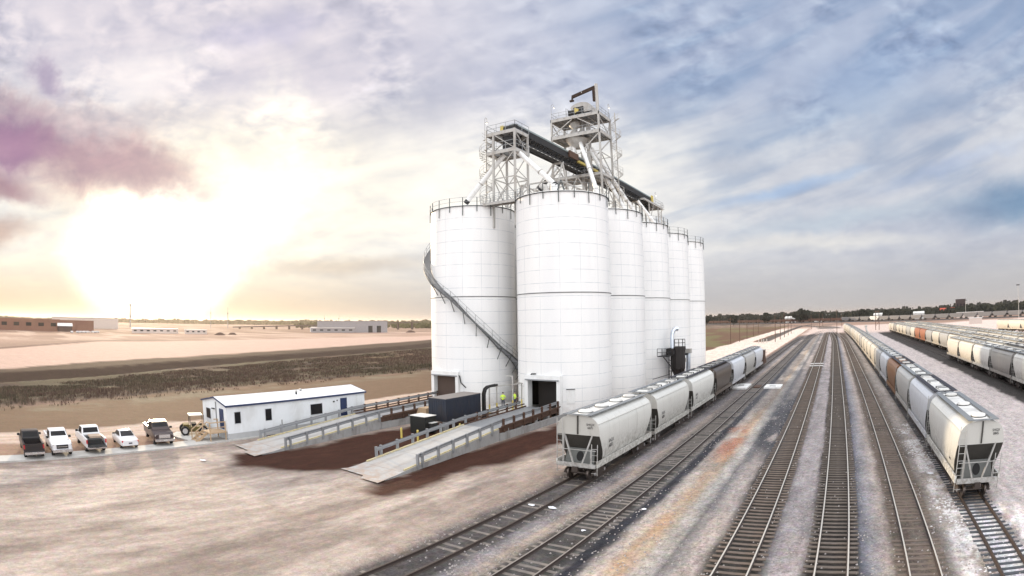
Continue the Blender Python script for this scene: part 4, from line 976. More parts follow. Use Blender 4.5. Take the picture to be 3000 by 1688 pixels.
MB().box(1.0, 1.2, .35, .75, 4.1, 4.7, lampw if False else steelw).build('notice_plate', None, fb)
pr = empty('pipe_rail', (-25.6, 79.6, 1.6), 'thin dark horizontal pipe fixed along the third silo foot', 'pipe'); MB().tube([(0, -4.6, .6), (.3, 2.4, .6)], .05, 6, dark).build('pipe', None, pr)
fr_ = empty('timber_handrail', (-24.5, 121.5, 0), 'brown handrail frame just beyond the last silo', 'railing'); rail_run(MB(), [(0, -2, .2), (2.2, 2.5, .2), (4.6, 4.4, .2)], 1.3, rustb, 1.0, .14).build('rail', None, fr_)

# ------------------------------------------------------------------ truck ramps
kerbm = mat('faded_yellow_kerb', (.52, .45, .26), .8, 0, .2, 2, (.42, .40, .36), 1.5, .7)
def ramp_mat():
    m = bpy.data.materials.new('tyre_marked_ramp_concrete'); m.use_nodes = True; G = NG(m.node_tree)
    b = G.n('ShaderNodeBsdfPrincipled'); G.nt.links.new(b.outputs[0], G.n('ShaderNodeOutputMaterial').inputs[0])
    tc = G.n('ShaderNodeTexCoord').outputs['Object']; x, y, z = G.sep(tc)
    xx = G.m('ADD', G.m('ADD', x, G.m('MULTIPLY', y, .09)), G.m('MULTIPLY', G.m('SUBTRACT', G.noise(tc, .5, 3), .5), .7))
    tr = G.ss(G.m('ABSOLUTE', G.m('SUBTRACT', G.m('ABSOLUTE', xx), .95)), .42, .12)
    base = G.mix(G.noise(tc, 1.1, 7, .65), (.33, .325, .32), (.45, .445, .435))
    base = G.mix(G.m('MULTIPLY', G.m('MULTIPLY', tr, G.ss(G.noise(G.scale(tc, (2, .3, 1)), 1.6, 6, .7), .35, .6)), .45), base, (.20, .17, .15))
    base = G.mix(G.m('MULTIPLY', G.ss(y, 5., -1.), G.ss(G.noise(tc, 1.3, 6, .7), .4, .6)), base, (.36, .28, .23))
    fr = G.m('ABSOLUTE', G.m('SUBTRACT', G.m('FRACT', G.m('DIVIDE', y, 3.9)), .5)); base = G.mix(G.ss(fr, .010, .003, 0., .6), base, (.15, .14, .13))
    G.put(b.inputs['Base Color'], base); b.inputs['Roughness'].default_value = .85; return m
rampm = ramp_mat()
def ramp(xc, ys, wid, ztop, label, lab2, rails, xb=0.):
    r = empty('truck_ramp', (xc, ys, 0), label, 'ramp', 'truck ramps')
    n = 14; yb_ = 15.5; hw = wid/2
    def zr(y): return 0.0+ztop*min(1, max(0, (y-1.0)/(yb_-1.0)))**.9
    def xo(y): return xb*y/28.
    pts = [i*yb_/n for i in range(n+1)]
    vs = []; 
    for y in pts:
        z = zr(y)+.03; o = xo(y); vs += [(o-hw, y, z), (o+hw, y, z), (o+hw, y, -.4), (o-hw, y, -.4)]
    sl_ = MB(); sl_.add(vs, [(4*i, 4*i+1, 4*i+5, 4*i+4) for i in range(n)], rampm)
    sl_.add(vs, [(4*i+1, 4*i+2, 4*i+6, 4*i+5) for i in range(n)]+[(4*i+3, 4*i, 4*i+4, 4*i+7) for i in range(n)]+[(4*n, 4*n+1, 4*n+2, 4*n+3)], concd)
    sl_.build('concrete_slab', None, r)
    ap = MB().add([(-hw-.35, -.2, .012), (hw*.1, -.3, .02), (hw*.3, -.9, .012), (hw+.25, -.9, .012), (hw-.05, .9, .032), (-hw, .3, .032)], [(0, 1, 2, 3, 4, 5)], rampm); ap.build('apron', None, r)
    for s in (-1, 1):
        c_ = MB(); pp = [p for p in pts if p > 1.2]
        for a, b_ in zip(pp[:-1], pp[1:]): c_.beam((xo(a)+s*(hw-.12), a, zr(a)+.1), (xo(b_)+s*(hw-.12), b_, zr(b_)+.08), .14, .10, kerbm)
        c_.build('yellow_kerb', None, r)
    ye = rails[2]
    sd = MB().prism([(-hw+.1, ztop-.12), (hw-.1, ztop-.12), (hw-.1, ztop+.03), (-hw+.1, ztop+.03)], yb_, ye, 'y', steelg)
    for v in range(len(sd.v)): sd.v[v] = (sd.v[v][0]+xo(sd.v[v][1]), sd.v[v][1], sd.v[v][2])
    for s in (-1, 1): sd.beam((xo(yb_)+s*(hw-.05), yb_, ztop-.1), (xo(ye)+s*(hw-.05), ye, ztop-.1), .12, .5, rustb); sd.beam((xo(yb_)+s*(hw+.25), yb_, ztop+.3), (xo(ye)+s*(hw+.25), ye, ztop+.3), .1, .12, rustb)
    for y in np.arange(yb_+1.5, ye, 3.): sd.box(xo(y)-hw, xo(y)+hw, y-.25, y+.25, -.3, ztop-.12, concd)
    sd.build('steel_deck', None, r)
    sk = MB().box(xo(yb_)+hw-.02, xo(yb_)+hw+.1, yb_+.01, ye, -.3, ztop*.62, concd); sk.build('side_wall', None, r)
    for s, (a, b_) in ((-1, rails[0]), (1, rails[1])):
        g_ = MB(); N = 24; P_ = [a+(b_-a)*i/N for i in range(N+1)]
        def zq(y): return zr(y)+.72 if y < yb_ else ztop+.72
        x_ = lambda y: xo(y)+s*(hw+.0)
        for h0, pr_ in ((0, [(-.16, 0), (-.1, .05), (-.04, -.03), (.04, -.03), (.1, .05), (.16, 0)]),):
            vv = []
            for y in P_: vv += [(x_(y)-s*.08+s*d_, y, zq(y)+z_) for z_, d_ in pr_]
            k_ = len(pr_); g_.add(vv, [(i*k_+j, i*k_+j+1, (i+1)*k_+j+1, (i+1)*k_+j) for i in range(N) for j in range(k_-1)], steelg, True)
            g_.add([(x+.03*s, y, z) for x, y, z in vv], [(i*k_+j, (i+1)*k_+j, (i+1)*k_+j+1, i*k_+j+1) for i in range(N) for j in range(k_-1)], steelg, True)
        go = g_.build('guard_rail', None, r)
        y = a+.05; i = 0
        while y < b_:
            old = y > yb_+.5
            MB().box(x_(y)+s*.02-.08, x_(y)+s*.02+.12, y-.08, y+.08, (zq(y)-.9) if not old else -.2, zq(y)+.2, rustb if old else steelg).build('post', None, go)
            y += (.55 if i == 0 else 2.0); i += 1
    return r
ramp(-29.4, 25.6, 4.2, .95, 'right truck ramp with yellow kerbs leading into the nearest silo', '', ((3.4, 27.), (3.6, 28.3), 28.4), -2.1)
ramp(-41.7, 23.2, 4.2, .95, 'left truck ramp beside the site office leading into the left silo', '', ((2.6, 34.5), (2.6, 30.5), 30.5), -3.2)

# ------------------------------------------------------------------ raised slab, pipes, workers, trailer between the ramps
o = MB().box(-38.6, -34.2, 50.6, 58., -.3, .62, conc).build('loading_slab'); tag(o, 'raised concrete slab between the two front silos where workers stand', 'concrete slab')
pk = empty('pipe_rack', (-35.2, 51.5, .62), 'white pipe rack on yellow footed posts between the front silos', 'pipe rack')
for x, y, h in ((-.1, -2.3, 3.2), (-.1, -.9, 3.1), (.3, 1.7, 3.9), (.75, 2.9, 3.0)):
    MB().beam((x, y, 0), (x, y, 1.1), .13, None, yellow).beam((x, y, 1.1), (x, y, h), .11, None, steelw).build('post', None, pk)
MB().beam((-.1, -2.4, 3.05), (.8, 3.0, 2.95), .12, None, steelw).beam((.3, 1.7, 3.9), (-.5, 1.5, 3.9), .1, None, steelw).beam((.75, 2.9, 3.0), (.2, 2.8, 3.05), .1, None, steelw).build('beam', None, pk)
for dx_ in (0, .28): MB().tube([(dx_-.2, -3.4, -.6), (dx_-.2, -3.4, 2.4), (dx_-.16, -3.2, 2.9), (dx_-.1, -2.8, 3.12), (dx_-.1, -1.2, 3.17)], .12, 10, black).build('hose', None, pk)
MB().tube([(1.0, 3.3, 2.9), (1.6, 3.2, 2.95), (1.9, 3.0, 3.4), (1.95, 2.8, 3.8), (2.3, 2.6, 4.15), (3.0, 2.3, 4.2)], .07, 8, dark).build('conduit', None, pk)
cd2 = MB().tube([(-44.6, 54.0, 4.5), (-43.7, 54.0, 4.4), (-43.3, 54.1, 4.), (-43.1, 54.1, 3.2), (-42.5, 54.3, 2.6)], .07, 8, dark).build('flexible_conduit'); tag(cd2, 'dark flexible conduit curling beside the left silo doorway', 'conduit')
lowc = mat('blue_grey_container_paint', (.018, .025, .042), .6, .1, .25, 1.5, (.035, .03, .03), 1., .5)
tl_ = empty('storage_trailer', (-36.6, 44.6, 0), 'dark blue grey storage container on concrete blocks between the ramps', 'container')
b_ = MB(); b_.box(-1.15, 1.15, -2.6, 3.2, .8, 3.1, lowc)
for y in np.arange(-2.4, 3.1, .3): b_.box(1.15, 1.18, y, y+.14, .9, 3.0, lowc)
for x in np.arange(-1.05, 1.0, .3): b_.box(x, x+.12, -2.63, -2.6, .9, 3.0, lowc)
b_.build('body', None, tl_); MB().box(-1.17, 1.17, -2.62, 3.22, 3.1, 3.15, mat('dusty_grey_roof', (.16, .15, .15), .8, 0, .2, 2)).build('roof', None, tl_)
for x in (-.9, .9):
    for y in (-2.4, 2.9): MB().box(x-.2, x+.2, y-.25, y+.25, -.1, .8, concd).build('block', None, tl_)
ge = empty('generator_box', (-36.9, 40.1, 0), 'black generator cabinet with a white lid on the red soil', 'generator')
MB().box(-1., 1., -.7, .9, -.1, 1.6, mat('black_cabinet', (.012, .014, .014), .4)).build('cabinet', None, ge); MB().box(-1.03, 1.03, -.73, .93, 1.6, 1.66, hatchw).build('lid', None, ge); MB().box(1.05, 1.5, -.3, .6, .2, 1.0, dark).box(1.05, 1.5, -.3, .6, 1.0, 1.04, hatchw).build('side_unit', None, ge)
for i, (x, y) in enumerate(((-36.4, 36.6), (-34.5, 36.8), (-33.4, 41.6))):
    o = MB().tube([(0, 0, -.2), (0, 0, .9)], .10, 10, yellow).lathe([(.10, .9), (.06, .96), (0, .97)], (0, 0, 0), 10, yellow).build('bollard'); o.location = (x, y, 0)
    tag(o, ['yellow bollard on the red soil, left of the cabinet', 'yellow bollard on the red soil next to the ramp guard rail', 'yellow bollard beside the container'][i], 'bollard', 'yellow bollards')
pd = empty('concrete_trough', (-41.0, 45.2, 0), 'tan concrete chute stub beside the left ramp', 'concrete chute'); MB().prism([(-.9, 0), (-.2, 1.5), (.9, 1.5), (.9, .9), (.4, 0)], -1., 1., 'y', timber).build('chute', None, pd)

def person(x, y, z, rz, label, shirt=hivis, pose=0):
    r = empty('person', (x, y, z), label, 'person', None, rz)
    def sk(name, V_, E_, R_, m, sub=1, par=r):
        me = bpy.data.meshes.new(name); me.from_pydata(V_, E_, []); o = bpy.data.objects.new(name, me); COL.objects.link(o); o.parent = par
        s = o.modifiers.new('s', 'SKIN'); 
        for i, q in enumerate(me.skin_vertices[0].data if len(me.skin_vertices) else []): q.radius = (R_[i], R_[i])
        if not len(me.skin_vertices):
            pass
        s.use_smooth_shade = True; sb = o.modifiers.new('b', 'SUBSURF'); sb.levels = sub; sb.render_levels = sub; me.materials.append(m); return o
    def tb(mb, pts, rads, m):
        pts = [Vector(p) for p in pts]; n = 10; o = []
        for i, p in enumerate(pts):
            d = (pts[min(i+1, len(pts)-1)]-pts[max(0, i-1)]).normalized(); u = Vector((0, 1, 0)) if abs(d.y) < .9 else Vector((1, 0, 0)); a = d.cross(u).normalized(); b2 = d.cross(a)
            rx_, ry_ = rads[i] if isinstance(rads[i], tuple) else (rads[i], rads[i])
            o += [p+a*cos(2*pi*k/n)*rx_+b2*sin(2*pi*k/n)*ry_ for k in range(n)]
        mb.add(o, [(i*n+k, i*n+(k+1) % n, (i+1)*n+(k+1) % n, (i+1)*n+k) for i in range(len(pts)-1) for k in range(n)], m, True)
        mb.add(o, [tuple(range(n)), tuple(range(len(o)-n, len(o)))], m)
    body = MB()   # legs, torso, neck, head, arms and hands in one mesh
    for s in (-1, 1):
        tb(body, [(s*.10, 0, .93), (s*.11, -.01, .72), (s*.12, .01, .50), (s*.12, .0, .28), (s*.12, .02, .10)], [.105, .095, .07, .065, .05], navy)
        tb(body, [(s*.12, .06, .09), (s*.12, -.05, .08), (s*.12, -.20, .05)], [.055, .06, .035], black)
        el_ = (s*.30, .03, 1.12); ha = (s*.27, -.12, .90) if pose == 0 else (s*.20, -.22, 1.08)
        tb(body, [(s*.19, 0, 1.43), (s*.26, .01, 1.28), el_], [.062, .052, .044], shirt)
        tb(body, [el_, tuple((a+b3)/2 for a, b3 in zip(el_, ha)), ha], [.042, .038, .028], skin_m)
        for k in range(4):
            q = Vector(ha)+Vector((s*(-.03+.02*k), -.01, -.03)); tb(body, [ha, q, q+Vector((0, -.01, -.035-.008*(k in (1, 2)))), q+Vector((0, .005, -.065))], [.014, .010, .009, .007], skin_m)
        tb(body, [ha, Vector(ha)+Vector((-s*.02, -.035, -.03)), Vector(ha)+Vector((-s*.015, -.045, -.055))], [.014, .011, .009], skin_m)
    tb(body, [(0, 0, .88), (0, 0, 1.0), (0, 0, 1.2), (0, 0, 1.38), (0, 0, 1.47), (0, 0, 1.50)], [(.16, .11), (.165, .12), (.175, .12), (.205, .115), (.12, .08), (.06, .055)], shirt)
    tb(body, [(0, 0, 1.46), (0, 0, 1.56)], [.055, .052], skin_m)
    body.ball((0, -.01, 1.66), .078, .095, .115, 12, skin_m); body.ball((0, -.105, 1.65), .014, .018, .02, 6, skin_m)
    body.build('body', None, r)
    MB().lathe([(.115, 1.68), (.10, 1.75), (.06, 1.80), (0, 1.81)], (0, .0, 0), 14, navy if pose else black).build('hard_hat', None, r)
    MB().box(-.178, .178, -.125, -.118, 1.10, 1.16, steelw).box(-.178, .178, .118, .125, 1.10, 1.16, steelw).build('reflective_band', None, r)
    return r
person(-37.0, 54.3, .62, radians(200), 'worker in a hi-vis yellow shirt standing alone between the silos')
person(-36.1, 55.5, .62, radians(150), 'worker in hi-vis yellow partly behind a white rack post', pose=1)

# ------------------------------------------------------------------ site office
of = empty('site_office', (-46.3, 23.5, 0), 'long white modular site office with blue trim and wooden entry steps', 'office building')
wallm = mat('white_corrugated_wall', (.72, .75, .78), .5, .05, .05, 2, (.42, .42, .40), .6, .35, .35, 14, (1, 1, .05))
roofm = mat('white_metal_roof', (.80, .81, .82), .35, .1, .05, 1.5, bump=.3, bs=9, stretch=(.05, 1, .05)); bluem = mat('blue_trim_paint', (.014, .028, .085), .5, 0, .15, 2)
W_, LL = 5.4, 17.4
MB().prism([(-W_, -.05), (0, -.05), (0, 3.15), (-W_/2+.25, 3.62), (-W_, 3.12)], 0, LL, 'y', wallm).build('wall', None, of)
rfm = MB()
for (xa, za), (xb_, zb) in (((.12, 3.13), (-W_/2+.25, 3.68)), ((-W_/2+.25, 3.68), (-W_-.12, 3.08))):
    rfm.add([(xa, -.15, za), (xb_, -.15, zb), (xb_, LL+.15, zb), (xa, LL+.15, za), (xa, -.15, za+.07), (xb_, -.15, zb+.07), (xb_, LL+.15, zb+.07), (xa, LL+.15, za+.07)], [(0, 1, 2, 3), (7, 6, 5, 4), (0, 3, 7, 4), (0, 4, 5, 1), (2, 6, 7, 3)], roofm)
    for yy in (-.17, LL+.17): rfm.beam((xa, yy, za+.01), (xb_, yy, zb+.01), .04, .14, bluem)
ro = rfm.build('roof', None, of); MB().box(.12, .17, -.18, LL+.18, 3.02, 3.2, bluem).build('fascia', None, of)
for y, x in ((9.0, -1.2), (10.2, -2.1)): MB().tube([(x, y, 3.2), (x, y, 3.75)], .09, 8, dark).lathe([(.17, 0), (.14, .1), (0, .16)], (x, y, 3.75), 8, steelw).build('vent', None, ro)
framem = mat('pale_window_frame', (.5, .52, .55), .5)
for y0_, y1_, z0_, z1_ in ((.85, 1.5, 1.45, 2.5), (4.35, 5.05, 1.4, 2.5), (9.9, 11.4, 1.4, 2.45)):
    f_ = MB(); f_.box(-.02, .035, y0_-.06, y1_+.06, z0_-.06, z1_+.06, framem).build('window', None, of); w__ = of.children[-1]; MB().box(.03, .045, y0_, y1_, z0_, z1_, glass).build('pane', None, w__)
MB().box(-4.55, -3.5, -.035, .02, 1.45, 2.5, framem).build('window', None, of); MB().box(-4.5, -3.55, -.045, -.03, 1.5, 2.45, glass).build('pane', None, of.children[-1])
d_ = MB().box(-.02, .05, 13.9, 14.8, .85, 2.75, bluem).build('door', None, of); MB().box(.05, .11, 14.65, 14.72, 1.75, 1.85, chrome).build('handle', None, d_)
d_ = MB().box(-1.5, -.65, -.05, .02, .88, 2.75, bluem).build('door', None, of); MB().box(-.8, -.73, -.11, -.05, 1.75, 1.85, chrome).build('handle', None, d_)
each(MB().box(.0, .06, 12.9, 13.1, 2.4, 2.55, dark).box(.0, .08, 13.4, 13.5, 2.5, 2.62, dark).box(.0, .05, 6.2, 6.3, .6, 1.3, concd), 'wall_fitting', of)
MB().tube([(-2.2, -.06, 1.2), (-2.2, -.06, 3.3)], .05, 6, steelg).box(-3.0, -2.5, -.2, 0, 2.55, 2.62, dark).build('conduit', None, of)
MB().box(.02, .07, 0, LL, -.05, .55, mat('grey_skirting', (.40, .41, .42), .7, 0, .1, 2)).build('skirting', None, of)
# timber landing with steps
tp = empty('timber_steps', (-47.0, 22.4, 0), 'raw timber landing and steps with handrails at the office end door', 'steps')
MB().box(-1.1, .7, -.8, 1.0, .72, .82, timber).build('landing', None, tp)
for x, y in ((-1.05, -.75), (.62, -.75), (.62, .9), (-1.05, .9)): MB().beam((x, y, -.1), (x, y, 1.75), .09, None, timber).build('post', None, tp)
MB().beam((-1.05, .9, 1.72), (-1.05, .5, 1.72), .08, None, timber).beam((.62, -.75, 1.72), (.62, .95, 1.72), .08, None, timber).beam((-.1, -.75, 1.72), (.62, -.75, 1.72), .08, None, timber).beam((.62, -.75, 1.25), (.62, .95, 1.25), .06, None, timber).beam((-.1, -.75, 1.25), (.62, -.75, 1.25), .06, None, timber).build('railing', None, tp)
for i in range(4): MB().box(-1.05, -.1, -.8-.28*(i+1), -.8-.28*i, .62-.18*i-.05, .62-.18*i, timber).build('step', None, tp)
for x in (-1.1, -.05):
    MB().beam((x, -.75, .72), (x, -2.0, -.05), .06, .25, timber).beam((x, -.75, 1.72), (x, -1.95, .95), .08, None, timber).beam((x, -1.95, -.05), (x, -1.95, .97), .08, None, timber).build('stair_side', None, tp)

# walkway
o = MB().box(-47.9, -45.9, -30, 21.8, -.25, .03, conc).build('footpath'); tag(o, kind='structure')
o = MB().prism([(-45.95, 21.8), (-45.95, 27.5), (-46.25, 27.5), (-46.25, 23.4), (-50.2, 23.4), (-52.5, 20.6), (-51.2, 19.3), (-47.95, 20.0), (-47.9, 21.8)], -.2, .026, 'z', conc).build('footpath'); tag(o, kind='structure')

# ------------------------------------------------------------------ vehicles (built along +x = front)
def wheel(par, x, y, r=.40, w=.26):
    o = MB().lathe([(.0, -w/2), (r*.62, -w/2), (r*.96, -w/2), (r, -w/2+.04), (r, w/2-.04), (r*.96, w/2), (r*.62, w/2), (0, w/2)], (0, 0, 0), 20, black).build('wheel', None, par)
    o.rotation_euler = (pi/2, 0, 0); o.location = (x, y, r)
    for s in (-1, 1): MB().lathe([(0, s*(w/2+.012)), (r*.58, s*(w/2+.012))], (0, 0, 0), 14, chrome if s < 0 or True else chrome, False).build('rim', None, o)
    return o
def loft(mb, secs, m, smooth=False, mtop=None):
    """secs = list of (x, [(y,z)...]) closed sections"""
    n = len(secs[0][1]); vs = [(x, y, z) for x, s in secs for y, z in s]
    fs = [(i*n+k, i*n+(k+1) % n, (i+1)*n+(k+1) % n, (i+1)*n+k) for i in range(len(secs)-1) for k in range(n)]
    mb.add(vs, fs, m, smooth); mb.add(vs, [tuple(range(n-1, -1, -1)), tuple((len(secs)-1)*n+k for k in range(n))], m)
def section(w, z0, z1, r=.08, tumble=0.):
    return [(-w, z0+r), (-w+r*.5, z0), (w-r*.5, z0), (w, z0+r), (w, (z0+z1)/2), (w-tumble, z1-r), (w-tumble-r, z1), (-w+tumble+r, z1), (-w+tumble, z1-r), (-w, (z0+z1)/2)]
def pickup(x, y, rz, paint, label, name='pickup_truck', tailopen=False, load=False, grille=None, tint=None):
    r = empty(name, (x, y, .0), label, 'pickup truck', 'vehicles parked by the footpath', rz)
    w = .97; b = MB()
    # bonnet and front wings
    loft(b, [(2.75, section(w-.12, .55, 1.02)), (2.62, section(w-.04, .5, 1.12)), (2.2, section(w, .48, 1.17)), (1.45, section(w, .48, 1.22))], paint, True)
    loft(b, [(1.45, section(w, .45, 1.22)), (-.75, section(w, .45, 1.22))], paint)
    # bed: sides, floor, front wall
    for s in (-1, 1): b.box(-2.75, -.75, min(s*w, s*(w-.1)), max(s*w, s*(w-.1)), .5, 1.2, paint).box(-2.75, -.75, min(s*w, s*(w-.16)), max(s*w, s*(w-.16)), 1.2, 1.23, paint)
    b.box(-2.75, -.75, -w+.1, w-.1, .62, .68, dark).box(-.80, -.75, -w+.1, w-.1, .68, 1.24, paint)
    for xx in (-1.75, 1.75):
        for s in (-1, 1): b.lathe([(.52, 0), (.46, .02), (.46, -.02)], (0, 0, 0), 2, dark) if False else None
    b.build('body', None, r)
    c = MB(); cw = .80
    loft(c, [(1.35, [(-w+.06, 1.2), (w-.06, 1.2), (w-.08, 1.24), (-w+.08, 1.24)]), (.72, [(-w+.06, 1.2), (w-.06, 1.2), (cw-.05, 1.80), (-cw+.05, 1.80)]), (.3, [(-w+.06, 1.2), (w-.06, 1.2), (cw, 1.86), (-cw, 1.86)]), (-.45, [(-w+.06, 1.2), (w-.06, 1.2), (cw, 1.85), (-cw, 1.85)]), (-.72, [(-w+.06, 1.2), (w-.06, 1.2), (cw+.05, 1.30), (-cw-.05, 1.30)])], paint)
    c.build('cab', None, r)
    # glass: windscreen, rear window, two side windows each side
    def pane(pts, nm): 
        cen = sum((Vector(p) for p in pts), Vector())/4; n = (Vector(pts[1])-Vector(pts[0])).cross(Vector(pts[2])-Vector(pts[0])).normalized()
        if n.dot(cen-Vector((.2, 0, 1.4))) < 0: n = -n
        vs = [Vector(p)+n*.012 for p in pts]+[Vector(p)-n*.01 for p in pts]
        MB().add(vs, [(0, 1, 2, 3), (7, 6, 5, 4), (0, 4, 5, 1), (1, 5, 6, 2), (2, 6, 7, 3), (3, 7, 4, 0)], glass).build(nm, None, r)
    pane([(1.27, -.78, 1.29), (1.27, .78, 1.29), (.76, .68, 1.76), (.76, -.68, 1.76)], 'windscreen')
    pane([(-.68, -.75, 1.37), (-.68, .75, 1.37), (-.49, .70, 1.76), (-.49, -.70, 1.76)], 'rear_window')
    for s in (-1, 1):
        for xa, xb2 in ((.95, .35), (.28, -.42)): pane([(xa, s*.90, 1.28), (xb2, s*.90, 1.28), (xb2, s*.815, 1.76), (min(xa, .62), s*.815, 1.76)], 'side_window')
        MB().box(.88, 1.0, min(s*.95, s*1.2), max(s*.95, s*1.2), 1.25, 1.43, dark).build('mirror', None, r)
        MB().box(2.60, 2.74, min(s*.90, s*.62), max(s*.90, s*.62), .86, 1.05, chrome).build('headlight', None, r)
        MB().box(-2.79, -2.72, min(s*.97, s*.84), max(s*.97, s*.84), .85, 1.15, red).build('tail_light', None, r)
        for xx in (-1.75, 1.75): wheel(r, xx, s*.82, .39)
    MB().box(2.70, 2.80, -.55, .55, .72, 1.03, grille or dark).box(2.78, 2.83, -.5, .5, .86, .90, chrome).build('grille', None, r)
    MB().box(2.66, 2.92, -.93, .93, .45, .66, chrome if paint is not MATS.get('dark_brown_car_paint') else chrome).build('front_bumper', None, r)
    MB().box(-2.95, -2.76, -.93, .93, .42, .60, chrome).build('rear_bumper', None, r); each(MB().box(-2.97, -2.95, -.2, .2, .46, .58, steelw).box(2.92, 2.935, -.2, .2, .48, .6, steelw), 'number_plate', r)
    if tailopen: MB().box(-3.35, -2.78, -.82, .82, .62, .70, dark).build('tailgate', None, r)
    else: MB().box(-2.78, -2.70, -.86, .86, .55, 1.2, paint).build('tailgate', None, r)
    if load: MB().box(-1.9, -.95, -.7, .4, .68, 1.28, mat('tan_cardboard', (.45, .34, .26), .8)).box(-2.5, -1.9, -.6, .75, .68, 1.12, dark).box(-1.8, -1.0, .42, .8, .68, 1.2, dark).build('bed_load', None, r)
    return r
blackp = mat('black_car_paint', (.012, .010, .012), .35, .0); whitep = mat('white_car_paint', (.72, .72, .74), .25, .1, .05, 2); brownp = mat('dark_brown_car_paint', (.040, .026, .028), .3, .1)
pickup(-48.8, 4.3, pi, blackp, 'black pickup truck parked tail to the footpath, leftmost of the five vehicles')
pickup(-48.8, 6.95, 0, whitep, 'white pickup truck facing the footpath, next to the black one')
pickup(-49.3, 10.3, pi, whitep, 'white crew cab pickup with open tailgate and cargo in its bed', tailopen=True, load=True)
pickup(-49.5, 17.45, -.14, brownp, 'dark brown pickup with a chrome grille parked nearest the office', grille=chrome)
def sedan(x, y, rz, paint, label):
    r = empty('sedan_car', (x, y, 0), label, 'car', 'vehicles parked by the footpath', rz); w = .86; b = MB()
    loft(b, [(2.25, section(w-.2, .35, .62)), (2.1, section(w-.06, .3, .72)), (1.2, section(w, .28, .88)), (-1.3, section(w, .28, .95)), (-2.0, section(w-.04, .32, .92)), (-2.2, section(w-.15, .38, .80))], paint, True); b.build('body', None, r)
    c = MB(); loft(c, [(1.15, [(-.76, .86), (.76, .86), (.74, .89), (-.74, .89)]), (.35, [(-.76, .88), (.76, .88), (.58, 1.36), (-.58, 1.36)]), (-.5, [(-.76, .92), (.76, .92), (.58, 1.38), (-.58, 1.38)]), (-1.45, [(-.76, .92), (.76, .92), (.70, .97), (-.70, .97)])], paint, True); c.build('cabin', None, r)
    def pane(pts, nm):
        cen = sum((Vector(p) for p in pts), Vector())/4; n = (Vector(pts[1])-Vector(pts[0])).cross(Vector(pts[2])-Vector(pts[0])).normalized()
        if n.dot(cen-Vector((-.1, 0, 1.0))) < 0: n = -n
        vs = [Vector(p)+n*.02 for p in pts]+[Vector(p)-n*.01 for p in pts]; MB().add(vs, [(0, 1, 2, 3), (7, 6, 5, 4), (0, 4, 5, 1), (1, 5, 6, 2), (2, 6, 7, 3), (3, 7, 4, 0)], glass).build(nm, None, r)
    pane([(1.02, -.66, .96), (1.02, .66, .96), (.42, .54, 1.32), (.42, -.54, 1.32)], 'windscreen'); pane([(-1.3, -.64, 1.03), (-1.3, .64, 1.03), (-.62, .53, 1.34), (-.62, -.53, 1.34)], 'rear_window')
    for s in (-1, 1):
        pane([(.85, s*.74, .98), (-.1, s*.74, .99), (-.1, s*.61, 1.32), (.4, s*.61, 1.31)], 'side_window'); pane([(-.16, s*.74, .99), (-1.0, s*.73, 1.02), (-.6, s*.61, 1.32), (-.16, s*.61, 1.32)], 'side_window')
        MB().box(.62, .75, min(s*.80, s*1.02), max(s*.80, s*1.02), .92, 1.05, dark).build('mirror', None, r)
        MB().box(-2.19, -2.02, min(s*.80, s*.50), max(s*.80, s*.50), .66, .82, red).build('tail_light', None, r); MB().box(2.05, 2.2, min(s*.75, s*.45), max(s*.75, s*.45), .55, .68, lampw if False else chrome).build('headlight', None, r)
        for xx in (-1.3, 1.3): wheel(r, xx, s*.74, .31, .2)
    MB().box(-2.22, -2.20, -.17, .17, .52, .63, navy).build('number_plate', None, r); return r
sedan(-48.9, 13.7, pi-.04, whitep, 'small white sedan seen from behind, between the two crew cab pickups')
# utility cart with canopy
uc = empty('compact_loader', (-50.6, 21.8, 0), 'small olive yellow loader with a white cab roof behind the timber steps', 'loader', None, -.3); olive = mat('olive_yellow_paint', (.12, .09, .018), .8, 0, .3, 3, (.03, .025, .015), 2, .6)
MB().box(-.65, .65, -1.1, 1.3, .35, .80, olive).box(-.6, .6, -1.1, -.5, .80, 1.05, olive).build('body', None, uc); MB().box(-.7, .7, -.5, .9, 1.9, 1.96, hatchw).build('canopy', None, uc)
for x in (-.65, .65):
    for y in (-.4, 1.0): MB().beam((x, y, .85), (x, y, 1.95), .06, None, dark).build('canopy_post', None, uc)
    for y in (-1., .9): w_ = wheel(uc, x, y, .46, .32); w_.rotation_euler = (pi/2, 0, pi/2)
MB().box(-.5, .5, -.2, .25, .85, 1.1, black).build('seat', None, uc)

# ------------------------------------------------------------------ litter and small stones near the tracks
whitepaper = mat('white_scrap', (.75, .76, .8), .7)
def scrap(x, y, s, label, z=-.17):
    rr_ = random.Random(int(abs(x*100+y*7))); mb = MB(); n = 7
    mb.add([(s*rr_.uniform(.5, 1)*cos(2*pi*i/n), s*rr_.uniform(.3, .7)*sin(2*pi*i/n), rr_.uniform(0, .05)) for i in range(n)]+[(0, 0, .07)], [(i, (i+1) % n, n) for i in range(n)], whitepaper)
    o = mb.build('scrap'); o.location = (x, y, z); tag(o, label, 'litter', 'scraps of white litter'); return o
scrap(-16.6, 27.2, .38, 'white scrap between the rails in front of the left train'); scrap(-15.3, 27.3, .34, 'white scrap just right of the first track rail'); scrap(-10.3, 29.2, .22, 'small white scrap on the dark ballast stripe'); scrap(-12.0, 24.8, .22, 'small white scrap between the rails of the empty second track')
scrap(7.8, 38.2, .45, 'white rag in the ballast left of the nearest car of the right train'); scrap(7.3, 51.5, .4, 'white rag beside the second car of the right train'); scrap(-40.6, 18.0, .45, 'pale scrap on the dirt lot left of the ramps', -.05)
pl2 = MB(); rr_ = random.Random(5)   # crushed stone lying loose in the yard
